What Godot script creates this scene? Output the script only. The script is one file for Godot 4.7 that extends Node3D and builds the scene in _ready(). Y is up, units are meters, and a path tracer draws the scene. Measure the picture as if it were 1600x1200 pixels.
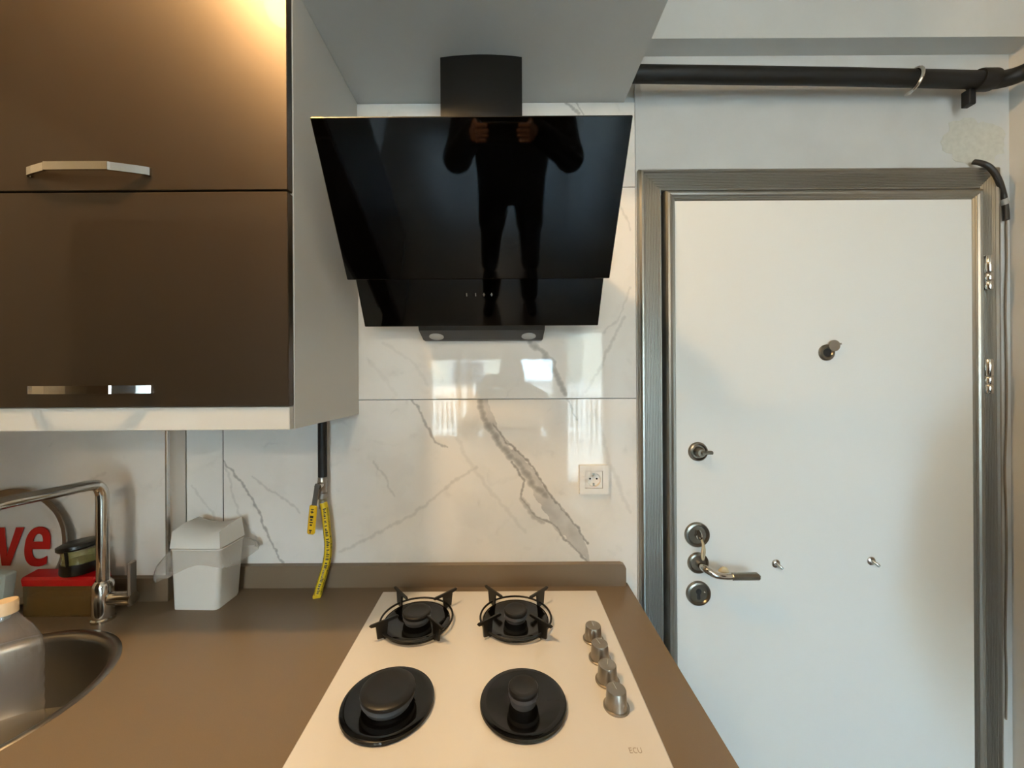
extends Node3D
# Small kitchen niche beside a white steel entrance door.
# Metres, y up. The eye is at (0, EYE, 0) looking along -z; "h" below is a height above the eye, "d" a distance in front of it.

const EYE := 1.45
const F := 600.0            # focal length in pixels of the 1600x1200 frame
const VX := 788.0           # where the wall's normal meets the frame
const VY := 594.0
const ROLL := 0.006
const DW := 1.09            # distance of the tiled wall
const COUNTER := -0.577     # worktop, relative to the eye

var M := {}
var used := {}

# ------------------------------------------------------------------ helpers
func w(x: float, h: float, d: float) -> Vector3:
	return Vector3(x, EYE + h, -d)

func un(x: float, y: float) -> Vector2:
	return Vector2(x - ROLL * (y - 600.0) - VX, y + ROLL * (x - 800.0) - VY)

func px(x: float, y: float, d: float) -> Vector3:        # a pixel at a known distance
	var p := un(x, y)
	return w(p.x / F * d, -p.y / F * d, d)

func onh(x: float, y: float, h: float) -> Vector3:       # a pixel on a known level
	var p := un(x, y)
	return px(x, y, -h * F / p.y)

func numbered(called: String) -> String:
	var n: int = used.get(called, -1) + 1
	used[called] = n
	return called if n == 0 else "%s_%03d" % [called, n]

func tag(o: Node, label := "", category := "", group := "", kind := "") -> Node:
	if label: o.set_meta("label", label)
	if category: o.set_meta("category", category)
	if group: o.set_meta("group", group)
	if kind: o.set_meta("kind", kind)
	return o

func thing(called: String, label: String, category: String, at := Vector3.ZERO, group := "", kind := "") -> Node3D:
	var o := Node3D.new()
	o.name = numbered(called)
	add_child(o)
	o.position = at
	tag(o, label, category, group, kind)
	return o

func st() -> SurfaceTool:
	var s := SurfaceTool.new()
	s.begin(Mesh.PRIMITIVE_TRIANGLES)
	return s

func part(called: String, s, mat: Material, parent: Node = self, at := Vector3.ZERO) -> MeshInstance3D:
	var o := MeshInstance3D.new()
	o.name = called if parent != self else numbered(called)
	if s is SurfaceTool:
		s.generate_normals()
		o.mesh = s.commit()
	else:
		o.mesh = s
	o.material_override = null
	if o.mesh.get_surface_count() > 0:
		o.set_surface_override_material(0, mat)
	o.position = at
	parent.add_child(o, true)
	return o

func tri_dir(s: SurfaceTool, a: Vector3, b: Vector3, c: Vector3, dir: Vector3) -> void:
	if (b - a).cross(c - a).dot(dir) > 0.0:
		s.add_vertex(a); s.add_vertex(c); s.add_vertex(b)
	else:
		s.add_vertex(a); s.add_vertex(b); s.add_vertex(c)

func quad_dir(s: SurfaceTool, a: Vector3, b: Vector3, c: Vector3, d: Vector3, dir: Vector3) -> void:
	tri_dir(s, a, b, c, dir)
	tri_dir(s, a, c, d, dir)

# chamfered box between two corners, optionally placed by a transform
func box(s: SurfaceTool, lo: Vector3, hi: Vector3, ch := 0.0, t := Transform3D.IDENTITY) -> void:
	s.set_smooth_group(-1)
	var c := (lo + hi) / 2.0
	var e := (hi - lo) / 2.0
	var k := minf(ch, minf(e.x, minf(e.y, e.z)) * 0.98)
	var v := {}
	for sx in [-1, 1]:
		for sy in [-1, 1]:
			for sz in [-1, 1]:
				var sg := Vector3(sx, sy, sz)
				for ax in 3:
					var p := sg * (e - Vector3.ONE * k)
					p[ax] = sg[ax] * e[ax]
					v[[sx, sy, sz, ax]] = t * (c + p)
	var cc := t * c
	for ax in 3:
		var b1 := (ax + 1) % 3
		var b2 := (ax + 2) % 3
		for sg in [-1, 1]:
			var q := []
			for pr in [[-1, -1], [1, -1], [1, 1], [-1, 1]]:
				var key := [0, 0, 0, ax]
				key[ax] = sg; key[b1] = pr[0]; key[b2] = pr[1]
				q.append(v[key])
			quad_dir(s, q[0], q[1], q[2], q[3], (q[0] + q[2]) / 2.0 - cc)
	if k > 0.0:
		for ax in 3:
			var b1 := (ax + 1) % 3
			var b2 := (ax + 2) % 3
			for s1 in [-1, 1]:
				for s2 in [-1, 1]:
					var q := []
					for pr in [[-1, b1], [1, b1], [1, b2], [-1, b2]]:
						var key := [0, 0, 0, pr[1]]
						key[ax] = pr[0]; key[b1] = s1; key[b2] = s2
						q.append(v[key])
					quad_dir(s, q[0], q[1], q[2], q[3], (q[0] + q[2]) / 2.0 - cc)
		for sx in [-1, 1]:
			for sy in [-1, 1]:
				for sz in [-1, 1]:
					var a: Vector3 = v[[sx, sy, sz, 0]]
					tri_dir(s, a, v[[sx, sy, sz, 1]], v[[sx, sy, sz, 2]], a - cc)

# turned shape about y: profile of (radius, height), outer side listed upwards
func lathe(s: SurfaceTool, prof: Array, sides := 32, t := Transform3D.IDENTITY, group := 1) -> void:
	for i in prof.size() - 1:
		if i > 0:      # a hard edge where the outline turns sharply
			var e0: Vector2 = prof[i] - prof[i - 1]
			var e1: Vector2 = prof[i + 1] - prof[i]
			if absf(e0.angle_to(e1)) > 0.62: group += 1
		s.set_smooth_group(group)
		for j in sides:
			var a0 := TAU * j / sides
			var a1 := TAU * (j + 1) / sides
			var p0: Vector2 = prof[i]
			var p1: Vector2 = prof[i + 1]
			var q := [t * Vector3(cos(a0) * p0.x, p0.y, sin(a0) * p0.x), t * Vector3(cos(a1) * p0.x, p0.y, sin(a1) * p0.x), t * Vector3(cos(a1) * p1.x, p1.y, sin(a1) * p1.x), t * Vector3(cos(a0) * p1.x, p1.y, sin(a0) * p1.x)]
			if p0.x > 1e-6:
				for k in [0, 1, 2]: s.add_vertex(q[k])
			if p1.x > 1e-6:
				for k in [0, 2, 3]: s.add_vertex(q[k])

# round bar along a path; uv.x round, uv.y along (in metres * vscale)
func tube(s: SurfaceTool, pts: Array, r, sides := 16, caps := true, with_uv := false) -> void:
	s.set_smooth_group(2)
	var n := pts.size()
	var rings := []
	var up := Vector3(0.13, 0.21, 0.97).normalized()
	var nrm := Vector3.ZERO
	var run := 0.0
	var runs := []
	for i in n:
		var tg: Vector3
		if i == 0: tg = pts[1] - pts[0]
		elif i == n - 1: tg = pts[n - 1] - pts[n - 2]
		else: tg = (pts[i + 1] - pts[i]).normalized() + (pts[i] - pts[i - 1]).normalized()
		tg = tg.normalized()
		if i == 0:
			nrm = up.cross(tg).normalized() if absf(up.dot(tg)) < 0.95 else Vector3.RIGHT.cross(tg).normalized()
		else:
			run += (pts[i] - pts[i - 1]).length()
			nrm = (nrm - tg * nrm.dot(tg)).normalized()
		var bn := nrm.cross(tg)
		var rr: float = r[i] if r is Array else r
		var ring := []
		for j in sides + 1:
			var a := TAU * j / sides
			ring.append(pts[i] + (nrm * cos(a) + bn * sin(a)) * rr)
		rings.append(ring)
		runs.append(run)
	for i in n - 1:
		for j in sides:
			var q := [[i, j], [i, j + 1], [i + 1, j + 1], [i + 1, j]]
			for k in [0, 1, 2, 0, 2, 3]:
				if with_uv:
					s.set_uv(Vector2(float(q[k][1]) / sides, runs[q[k][0]] / run))
				s.add_vertex(rings[q[k][0]][q[k][1]])
	if caps:
		s.set_smooth_group(-1)
		for e in [0, n - 1]:
			var dir: Vector3 = pts[0] - pts[1] if e == 0 else pts[n - 1] - pts[n - 2]
			for j in sides:
				if with_uv: s.set_uv(Vector2.ZERO)
				tri_dir(s, pts[e], rings[e][j], rings[e][j + 1], dir)

# smooth curve through points
func smooth(pts: Array, steps := 8) -> Array:
	var c := Curve3D.new()
	for i in pts.size():
		var a: Vector3 = pts[maxi(i - 1, 0)]
		var b: Vector3 = pts[mini(i + 1, pts.size() - 1)]
		var tg := (b - a) / 6.0
		c.add_point(pts[i], -tg, tg)
	var out := []
	for i in pts.size() - 1:
		for k in steps:
			out.append(c.sample(i, float(k) / steps))
	out.append(pts[-1])
	return out

# prism: a flat outline (x, y) given depth along z from z0 to z1, placed by t
func prism(s: SurfaceTool, poly: Array, z0: float, z1: float, t := Transform3D.IDENTITY) -> void:
	s.set_smooth_group(-1)
	var pk := PackedVector2Array(poly)
	if not Geometry2D.is_polygon_clockwise(pk): pk.reverse()
	var idx := Geometry2D.triangulate_polygon(pk)
	var zd := t.basis * Vector3(0, 0, signf(z1 - z0))
	for i in range(0, idx.size(), 3):
		var a := pk[idx[i]]; var b := pk[idx[i + 1]]; var c := pk[idx[i + 2]]
		tri_dir(s, t * Vector3(a.x, a.y, z1), t * Vector3(b.x, b.y, z1), t * Vector3(c.x, c.y, z1), zd)
		tri_dir(s, t * Vector3(a.x, a.y, z0), t * Vector3(b.x, b.y, z0), t * Vector3(c.x, c.y, z0), -zd)
	for i in pk.size():
		var a := pk[i]; var b := pk[(i + 1) % pk.size()]
		var e := b - a
		# clockwise outline in y-up axes: the outside lies to the left of travel
		var nn := t.basis * Vector3(-e.y, e.x, 0)
		quad_dir(s, t * Vector3(a.x, a.y, z0), t * Vector3(b.x, b.y, z0), t * Vector3(b.x, b.y, z1), t * Vector3(a.x, a.y, z1), nn)

func facing() -> Basis:      # local y (the turning axis) points at the viewer along +z, local z points down
	return Basis(Vector3.RIGHT, Vector3(0, 0, 1), Vector3(0, -1, 0))

func mat(called: String, c: Color, rough := 0.6, metal := 0.0, coat := 0.0, coat_rough := 0.05) -> StandardMaterial3D:
	var m := StandardMaterial3D.new()
	m.resource_name = called
	m.albedo_color = c
	m.roughness = rough
	m.metallic = metal
	if coat > 0.0:
		m.clearcoat_enabled = true
		m.clearcoat = coat
		m.clearcoat_roughness = coat_rough
	M[called] = m
	return m

func noise_tex(seed_: int, freq: float, lo: Color, hi: Color, size := 512) -> NoiseTexture2D:
	var n := FastNoiseLite.new()
	n.seed = seed_
	n.frequency = freq
	n.fractal_octaves = 4
	var g := Gradient.new()
	g.set_color(0, lo); g.set_color(1, hi)
	var t := NoiseTexture2D.new()
	t.width = size; t.height = size
	t.seamless = true
	t.noise = n
	t.color_ramp = g
	return t

func grain(m: StandardMaterial3D, seed_: int, lo: float, freq := 0.02, scale := 1.5) -> void:
	m.albedo_texture = noise_tex(seed_, freq, Color(lo, lo, lo), Color.WHITE)
	m.uv1_triplanar = true
	m.uv1_world_triplanar = true
	m.uv1_scale = Vector3.ONE * scale

func glass(called: String, c: Color, alpha: float, rough := 0.02) -> StandardMaterial3D:
	var m := mat(called, Color(c.r, c.g, c.b, alpha), rough)
	m.transparency = BaseMaterial3D.TRANSPARENCY_ALPHA
	return m

# ------------------------------------------------------------------ marble print
func stamp(a: PackedFloat32Array, W: int, H: int, p: Vector2, r: float, dark: float) -> void:
	var x0 := maxi(int(p.x - r), 0); var x1 := mini(int(p.x + r) + 1, W - 1)
	var y0 := maxi(int(p.y - r), 0); var y1 := mini(int(p.y + r) + 1, H - 1)
	for y in range(y0, y1 + 1):
		for x in range(x0, x1 + 1):
			var q := Vector2(x, y).distance_to(p) / r
			if q < 1.0:
				var v := dark * (1.0 - q * q)
				if v > a[y * W + x]: a[y * W + x] = v

# x0..x1, h0..h1: extent of the slab on the wall; veins as [points in frame pixels on the wall plane, width in px, darkness]
func marble(seed_: int, W: int, H: int, x0: float, x1: float, h0: float, h1: float, veins: Array, bands: Array) -> ImageTexture:
	var n := FastNoiseLite.new()
	n.seed = seed_; n.frequency = 0.006; n.fractal_octaves = 5
	n.domain_warp_enabled = true; n.domain_warp_amplitude = 60.0; n.domain_warp_frequency = 0.006
	var soft := n.get_image(W, H)
	n.seed = seed_ + 7; n.frequency = 0.0045; n.fractal_type = FastNoiseLite.FRACTAL_RIDGED; n.fractal_octaves = 3
	var ridge := n.get_image(W, H)
	var jit := FastNoiseLite.new()
	jit.seed = seed_ + 3; jit.frequency = 0.022; jit.fractal_octaves = 3
	var dark := PackedFloat32Array()
	dark.resize(W * H)
	var ppm := W / (x1 - x0)
	var to := func(q: Vector2) -> Vector2:
		var u := un(q.x, q.y)
		return Vector2((u.x / F * DW - x0) * ppm, (h1 + u.y / F * DW) * ppm)
	for v in veins:
		var pts: Array = v[0]
		for i in pts.size() - 1:
			var a: Vector2 = to.call(pts[i]); var b: Vector2 = to.call(pts[i + 1])
			var steps := int(a.distance_to(b)) + 1
			for k in steps:
				var p := a.lerp(b, float(k) / steps)
				var j := Vector2(jit.get_noise_2d(p.x, p.y), jit.get_noise_2d(p.x + 500, p.y)) * 6.5
				var vary := 0.55 + 0.9 * absf(jit.get_noise_2d(p.x * 1.7, p.y * 1.7 + 900))
				stamp(dark, W, H, p + j, maxf(1.3, v[1] * ppm / 550.0 * vary), v[2] * (0.6 + vary * 0.5))
	for bnd in bands:
		var poly := PackedVector2Array()
		for q in bnd[0]: poly.append(to.call(q))
		var r := Rect2(poly[0], Vector2.ZERO)
		for q in poly: r = r.expand(q)
		for y in range(maxi(0, int(r.position.y)), mini(H, int(r.end.y))):
			for x in range(maxi(0, int(r.position.x)), mini(W, int(r.end.x))):
				var q := Vector2(x, y) + Vector2(jit.get_noise_2d(x, y), jit.get_noise_2d(x + 500, y)) * 9.0
				if Geometry2D.is_point_in_polygon(q, poly):
					dark[y * W + x] = maxf(dark[y * W + x], bnd[1] * (0.8 + 0.5 * jit.get_noise_2d(x * 0.6, y * 0.6 + 77)))
	var im := Image.create(W, H, false, Image.FORMAT_RGB8)
	for y in H:
		for x in W:
			var c := soft.get_pixel(x, y).r
			var rg := ridge.get_pixel(x, y).r
			var k := smoothstep(0.42, 0.95, c) * 0.05 + smoothstep(0.80, 1.0, rg) * 0.11 * c
			var d: float = clampf(k + dark[y * W + x], 0.0, 0.8)
			im.set_pixel(x, y, Color(0.905, 0.89, 0.865).lerp(Color(0.46, 0.445, 0.43), d))
	return ImageTexture.create_from_image(im)

func tile(called: String, x0: float, x1: float, h0: float, h1: float, d: float, m: Material, parent: Node) -> void:
	var g := 0.0008
	var s := st()
	s.set_smooth_group(-1)
	var f := d + 0.0012      # edge, slightly behind the face
	var c := [Vector2(x0 + g, h0 + g), Vector2(x1 - g, h0 + g), Vector2(x1 - g, h1 - g), Vector2(x0 + g, h1 - g)]
	var i := [Vector2(x0 + g + 0.001, h0 + g + 0.001), Vector2(x1 - g - 0.001, h0 + g + 0.001), Vector2(x1 - g - 0.001, h1 - g - 0.001), Vector2(x0 + g + 0.001, h1 - g - 0.001)]
	var put := func(p: Vector2, z: float, n: Vector3):
		s.set_uv(Vector2((p.x - x0) / (x1 - x0), (h1 - p.y) / (h1 - h0)))
		s.set_normal(n)
		s.add_vertex(w(p.x, p.y, z))
	for k in [0, 2, 1, 0, 3, 2]: put.call(i[k], d, Vector3(0, 0, 1))
	for e in 4:
		var n2: Vector2 = Vector2(c[(e + 1) % 4] - c[e]).orthogonal().normalized() * -1.0
		var n := Vector3(n2.x, n2.y, 0)
		var a := [[i[e], d], [i[(e + 1) % 4], d], [c[(e + 1) % 4], f], [c[e], f]]
		for k in [0, 1, 2, 0, 2, 3]: put.call(a[k][0], a[k][1], (n + Vector3(0, 0, 1)).normalized())
		var b := [[c[e], f], [c[(e + 1) % 4], f], [c[(e + 1) % 4], d + 0.009], [c[e], d + 0.009]]
		for k in [0, 1, 2, 0, 2, 3]: put.call(b[k][0], b[k][1], n)
	var o := MeshInstance3D.new()
	o.name = called
	o.mesh = s.commit()
	o.set_surface_override_material(0, m)
	parent.add_child(o, true)

# ------------------------------------------------------------------ bodies as joined capsules
func nets(prims: Array, cell: float, k: float) -> ArrayMesh:
	var lo := Vector3.ONE * 1e9
	var hi := -lo
	for p in prims:
		var r := maxf(p[2], p[3])
		for q in [p[0], p[1]]:
			lo = lo.min(q - Vector3.ONE * (r + k + cell * 2))
			hi = hi.max(q + Vector3.ONE * (r + k + cell * 2))
	var nx := int((hi.x - lo.x) / cell) + 2
	var ny := int((hi.y - lo.y) / cell) + 2
	var nz := int((hi.z - lo.z) / cell) + 2
	var f := PackedFloat32Array()
	f.resize(nx * ny * nz)
	f.fill(1.0)
	for p in prims:
		var a: Vector3 = p[0]; var b: Vector3 = p[1]
		var ra: float = p[2]; var rb: float = p[3]
		var m := maxf(ra, rb) + k * 1.2 + cell * 2
		var l0 := ((a.min(b) - Vector3.ONE * m - lo) / cell).floor()
		var l1 := ((a.max(b) + Vector3.ONE * m - lo) / cell).ceil()
		var ab := b - a
		var inv := 1.0 / maxf(ab.length_squared(), 1e-9)
		for z in range(maxi(0, int(l0.z)), mini(nz, int(l1.z) + 1)):
			for y in range(maxi(0, int(l0.y)), mini(ny, int(l1.y) + 1)):
				var row := (z * ny + y) * nx
				for x in range(maxi(0, int(l0.x)), mini(nx, int(l1.x) + 1)):
					var q := lo + Vector3(x, y, z) * cell - a
					var t := clampf(q.dot(ab) * inv, 0.0, 1.0)
					var dd := (q - ab * t).length() - lerpf(ra, rb, t)
					var o := f[row + x]
					var hh := maxf(k - absf(o - dd), 0.0) / k
					f[row + x] = minf(o, dd) - hh * hh * k * 0.25
	var s := st()
	s.set_smooth_group(1)
	var vid := {}
	var off := [0, 1, nx, nx + 1, nx * ny, nx * ny + 1, nx * ny + nx, nx * ny + nx + 1]
	var edges := [[0, 1], [2, 3], [4, 5], [6, 7], [0, 2], [1, 3], [4, 6], [5, 7], [0, 4], [1, 5], [2, 6], [3, 7]]
	for z in nz - 1:
		for y in ny - 1:
			for x in nx - 1:
				var b0 := (z * ny + y) * nx + x
				if f[b0] > cell * 2.0 or f[b0] < -cell * 2.0: continue
				var inside := 0
				for c in 8:
					if f[b0 + off[c]] < 0.0: inside += 1
				if inside == 0 or inside == 8: continue
				var sum := Vector3.ZERO
				var cnt := 0
				for e in edges:
					var v0 := f[b0 + off[e[0]]]; var v1 := f[b0 + off[e[1]]]
					if (v0 < 0.0) != (v1 < 0.0):
						var t := v0 / (v0 - v1)
						var p0 := Vector3(e[0] & 1, (e[0] >> 1) & 1, e[0] >> 2)
						var p1 := Vector3(e[1] & 1, (e[1] >> 1) & 1, e[1] >> 2)
						sum += p0.lerp(p1, t)
						cnt += 1
				vid[b0] = lo + (Vector3(x, y, z) + sum / cnt) * cell
	var step := [1, nx, nx * ny]
	for b0 in vid:
		for ax in 3:
			var nb: int = b0 + step[ax]
			var inside0: bool = f[b0] < 0.0
			if inside0 == (f[nb] < 0.0): continue
			var u: int = step[(ax + 1) % 3]; var v: int = step[(ax + 2) % 3]
			if not (vid.has(b0 - u) and vid.has(b0 - v) and vid.has(b0 - u - v)): continue
			var dir := Vector3.ZERO
			dir[ax] = 1.0 if inside0 else -1.0
			var q := [vid[b0], vid[b0 - u], vid[b0 - u - v], vid[b0 - v]]
			quad_dir(s, q[0], q[1], q[2], q[3], dir)
	s.generate_normals()
	return s.commit()

# ------------------------------------------------------------------ scene
func _ready() -> void:
	# camera
	var cam := Camera3D.new()
	cam.name = "camera"
	add_child(cam)
	cam.position = Vector3(0, EYE, 0)
	cam.rotation.z = -ROLL
	cam.near = 0.05
	cam.far = 80.0
	cam.projection = Camera3D.PROJECTION_FRUSTUM
	cam.size = 2.0 * cam.near
	cam.frustum_offset = Vector2(0.02, -0.01) * cam.near
	cam.current = true
	# sky, sun, exposure
	var env := Environment.new()
	env.background_mode = Environment.BG_SKY
	var sky := Sky.new()
	var sm := ProceduralSkyMaterial.new()
	sm.sky_top_color = Color(0.69, 0.87, 1.0)
	sm.sky_horizon_color = Color(0.80, 0.93, 1.0)
	sm.ground_bottom_color = Color(0.42, 0.42, 0.40)
	sm.ground_horizon_color = Color(0.80, 0.84, 0.86)
	sm.sky_energy_multiplier = 4.8
	sm.ground_energy_multiplier = 2.0
	sky.sky_material = sm
	env.sky = sky
	env.ambient_light_source = Environment.AMBIENT_SOURCE_SKY
	env.tonemap_mode = Environment.TONE_MAPPER_LINEAR
	env.tonemap_exposure = 1.0
	env.sdfgi_enabled = true
	env.ssao_enabled = true
	env.ssil_enabled = true
	var we := WorldEnvironment.new()
	we.name = "world_environment"
	we.environment = env
	add_child(we)
	var sun := DirectionalLight3D.new()
	sun.name = "sun"
	sun.rotation_degrees = Vector3(-52, 158, 0)     # shines away from the house front, onto the garden
	sun.light_color = Color(1.0, 0.975, 0.94)
	sun.light_energy = 15.0
	sun.light_angular_distance = 0.6
	sun.shadow_enabled = true
	add_child(sun)

	materials()
	room()
	lamps()
	door()
	worktop()
	cabinets()
	hood()
	hob()
	left_things()
	gas_and_socket()
	right_things()
	coat()
	outside()
	people()

func materials() -> void:
	grain(mat("plaster", Color(0.80, 0.805, 0.80), 0.85), 5, 0.96, 0.01, 0.8)
	grain(mat("ceiling_paint", Color(0.78, 0.785, 0.775), 0.9), 6, 0.97, 0.01, 0.8)
	grain(mat("floor_stone", Color(0.42, 0.385, 0.35), 0.3), 7, 0.8, 0.008, 0.6)
	mat("door_white", Color(0.86, 0.87, 0.865), 0.42)
	mat("silver_profile", Color(0.60, 0.60, 0.58), 0.34, 0.9)
	mat("chrome", Color(0.80, 0.79, 0.77), 0.12, 1.0)
	mat("steel", Color(0.62, 0.60, 0.57), 0.32, 1.0)
	mat("nickel", Color(0.50, 0.48, 0.44), 0.28, 1.0)
	mat("knob_metal", Color(0.62, 0.59, 0.55), 0.35, 0.9)
	grain(mat("quartz", Color(0.50, 0.435, 0.355), 0.33), 11, 0.93, 0.3, 4.0)
	mat("lacquer", Color(0.25, 0.205, 0.155), 0.47, 0.7, 0.4, 0.03)
	mat("melamine", Color(0.80, 0.80, 0.785), 0.5)
	mat("melamine_dark", Color(0.12, 0.10, 0.085), 0.5)
	mat("black_glass", Color(0.012, 0.012, 0.013), 0.04)
	mat("black_paint", Color(0.014, 0.014, 0.015), 0.35)
	mat("hood_grey", Color(0.115, 0.113, 0.108), 0.45)
	mat("lens", Color(0.72, 0.73, 0.73), 0.2)
	mat("icon_print", Color(0.45, 0.44, 0.42), 0.5)
	mat("white_glass", Color(0.90, 0.885, 0.865), 0.2)
	mat("enamel", Color(0.018, 0.016, 0.015), 0.09)
	mat("cast_iron", Color(0.035, 0.035, 0.035), 0.4)
	mat("burner_cap", Color(0.055, 0.05, 0.047), 0.45)
	mat("burner_ring", Color(0.44, 0.44, 0.45), 0.45, 0.4)
	mat("logo_print", Color(0.66, 0.61, 0.56), 0.6)
	mat("white_plastic", Color(0.88, 0.875, 0.85), 0.38)
	mat("socket_plastic", Color(0.90, 0.885, 0.86), 0.3)
	mat("hole_black", Color(0.03, 0.03, 0.03), 0.6)
	mat("pipe_black", Color(0.016, 0.016, 0.018), 0.55)
	mat("yellow_grip", Color(0.90, 0.72, 0.06), 0.5)
	mat("black_print", Color(0.06, 0.05, 0.03), 0.6)
	mat("red_lid", Color(0.72, 0.03, 0.06), 0.35)
	mat("red_print", Color(0.74, 0.05, 0.05), 0.45)
	mat("plate_white", Color(0.86, 0.85, 0.83), 0.2)
	mat("carton", Color(0.74, 0.80, 0.78), 0.5)
	mat("cap_cream", Color(0.86, 0.76, 0.62), 0.5)
	glass("clear_plastic", Color(0.86, 0.84, 0.84), 0.10, 0.03)
	glass("bag_film", Color(0.86, 0.85, 0.82), 0.30, 0.2)
	glass("amber_plastic", Color(0.45, 0.33, 0.17), 0.55, 0.12)
	mat("oil", Color(0.34, 0.22, 0.05), 0.3)
	glass("amber_glass", Color(0.62, 0.60, 0.36), 0.5, 0.05)
	mat("dark_rim", Color(0.045, 0.04, 0.025), 0.3)
	glass("window_glass", Color(1, 1, 1), 0.06, 0.0)
	mat("window_frame", Color(0.88, 0.88, 0.87), 0.4)
	mat("conduit", Color(0.17, 0.17, 0.165), 0.5)
	mat("tape", Color(0.62, 0.62, 0.61), 0.5)
	mat("wire", Color(0.55, 0.49, 0.42), 0.6)
	grain(mat("filler", Color(0.80, 0.80, 0.765), 0.95), 21, 0.93, 0.03, 3.0)
	mat("cord", Color(0.72, 0.67, 0.55), 0.8)
	mat("jacket", Color(0.045, 0.045, 0.05), 0.85)
	mat("trousers", Color(0.05, 0.05, 0.06), 0.85)
	mat("shoes", Color(0.04, 0.04, 0.04), 0.6)
	mat("skin", Color(0.72, 0.52, 0.42), 0.55)
	mat("hair", Color(0.05, 0.04, 0.035), 0.6)
	mat("phone_black", Color(0.04, 0.04, 0.045), 0.25)
	mat("fence_white", Color(0.88, 0.88, 0.86), 0.6)
	grain(mat("paving", Color(0.62, 0.60, 0.56), 0.85), 31, 0.85, 0.02, 0.3)
	grain(mat("render_beige", Color(0.76, 0.73, 0.65), 0.9), 32, 0.9, 0.02, 0.2)
	mat("far_pane", Color(0.20, 0.24, 0.28), 0.1)
	grain(mat("hedge_green", Color(0.25, 0.32, 0.13), 0.9), 33, 0.5, 0.05, 2.0)
	var bulb := mat("bulb_glow", Color(1.0, 0.93, 0.78), 0.4)
	bulb.emission_enabled = true
	bulb.emission = Color(1.0, 0.78, 0.36)
	bulb.emission_energy_multiplier = 60.0
	var shade := mat("lamp_glow", Color(1.0, 0.95, 0.86), 0.5)
	shade.emission_enabled = true
	shade.emission = Color(1.0, 0.80, 0.54)
	shade.emission_energy_multiplier = 5.0

# ------------------------------------------------------------------ the room
const XL := -2.0
const XR := 1.437
const ZB := 3.0            # inner face of the window wall
const TOP := 2.60
const PX := -1.15           # side wall behind the kitchen
const BX0 := 0.80           # balcony door in the window wall
const BX1 := 1.40
const BY1 := 2.15
const OX0 := -1.06
const OX1 := 0.73
const OY0 := 0.62
const OY1 := 1.80

func structure(called: String, s: SurfaceTool, m: Material, label: String) -> MeshInstance3D:
	var o := part(called, s, m)
	tag(o, label, called.get_slice("_", 0), "", "structure")
	return o

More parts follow.
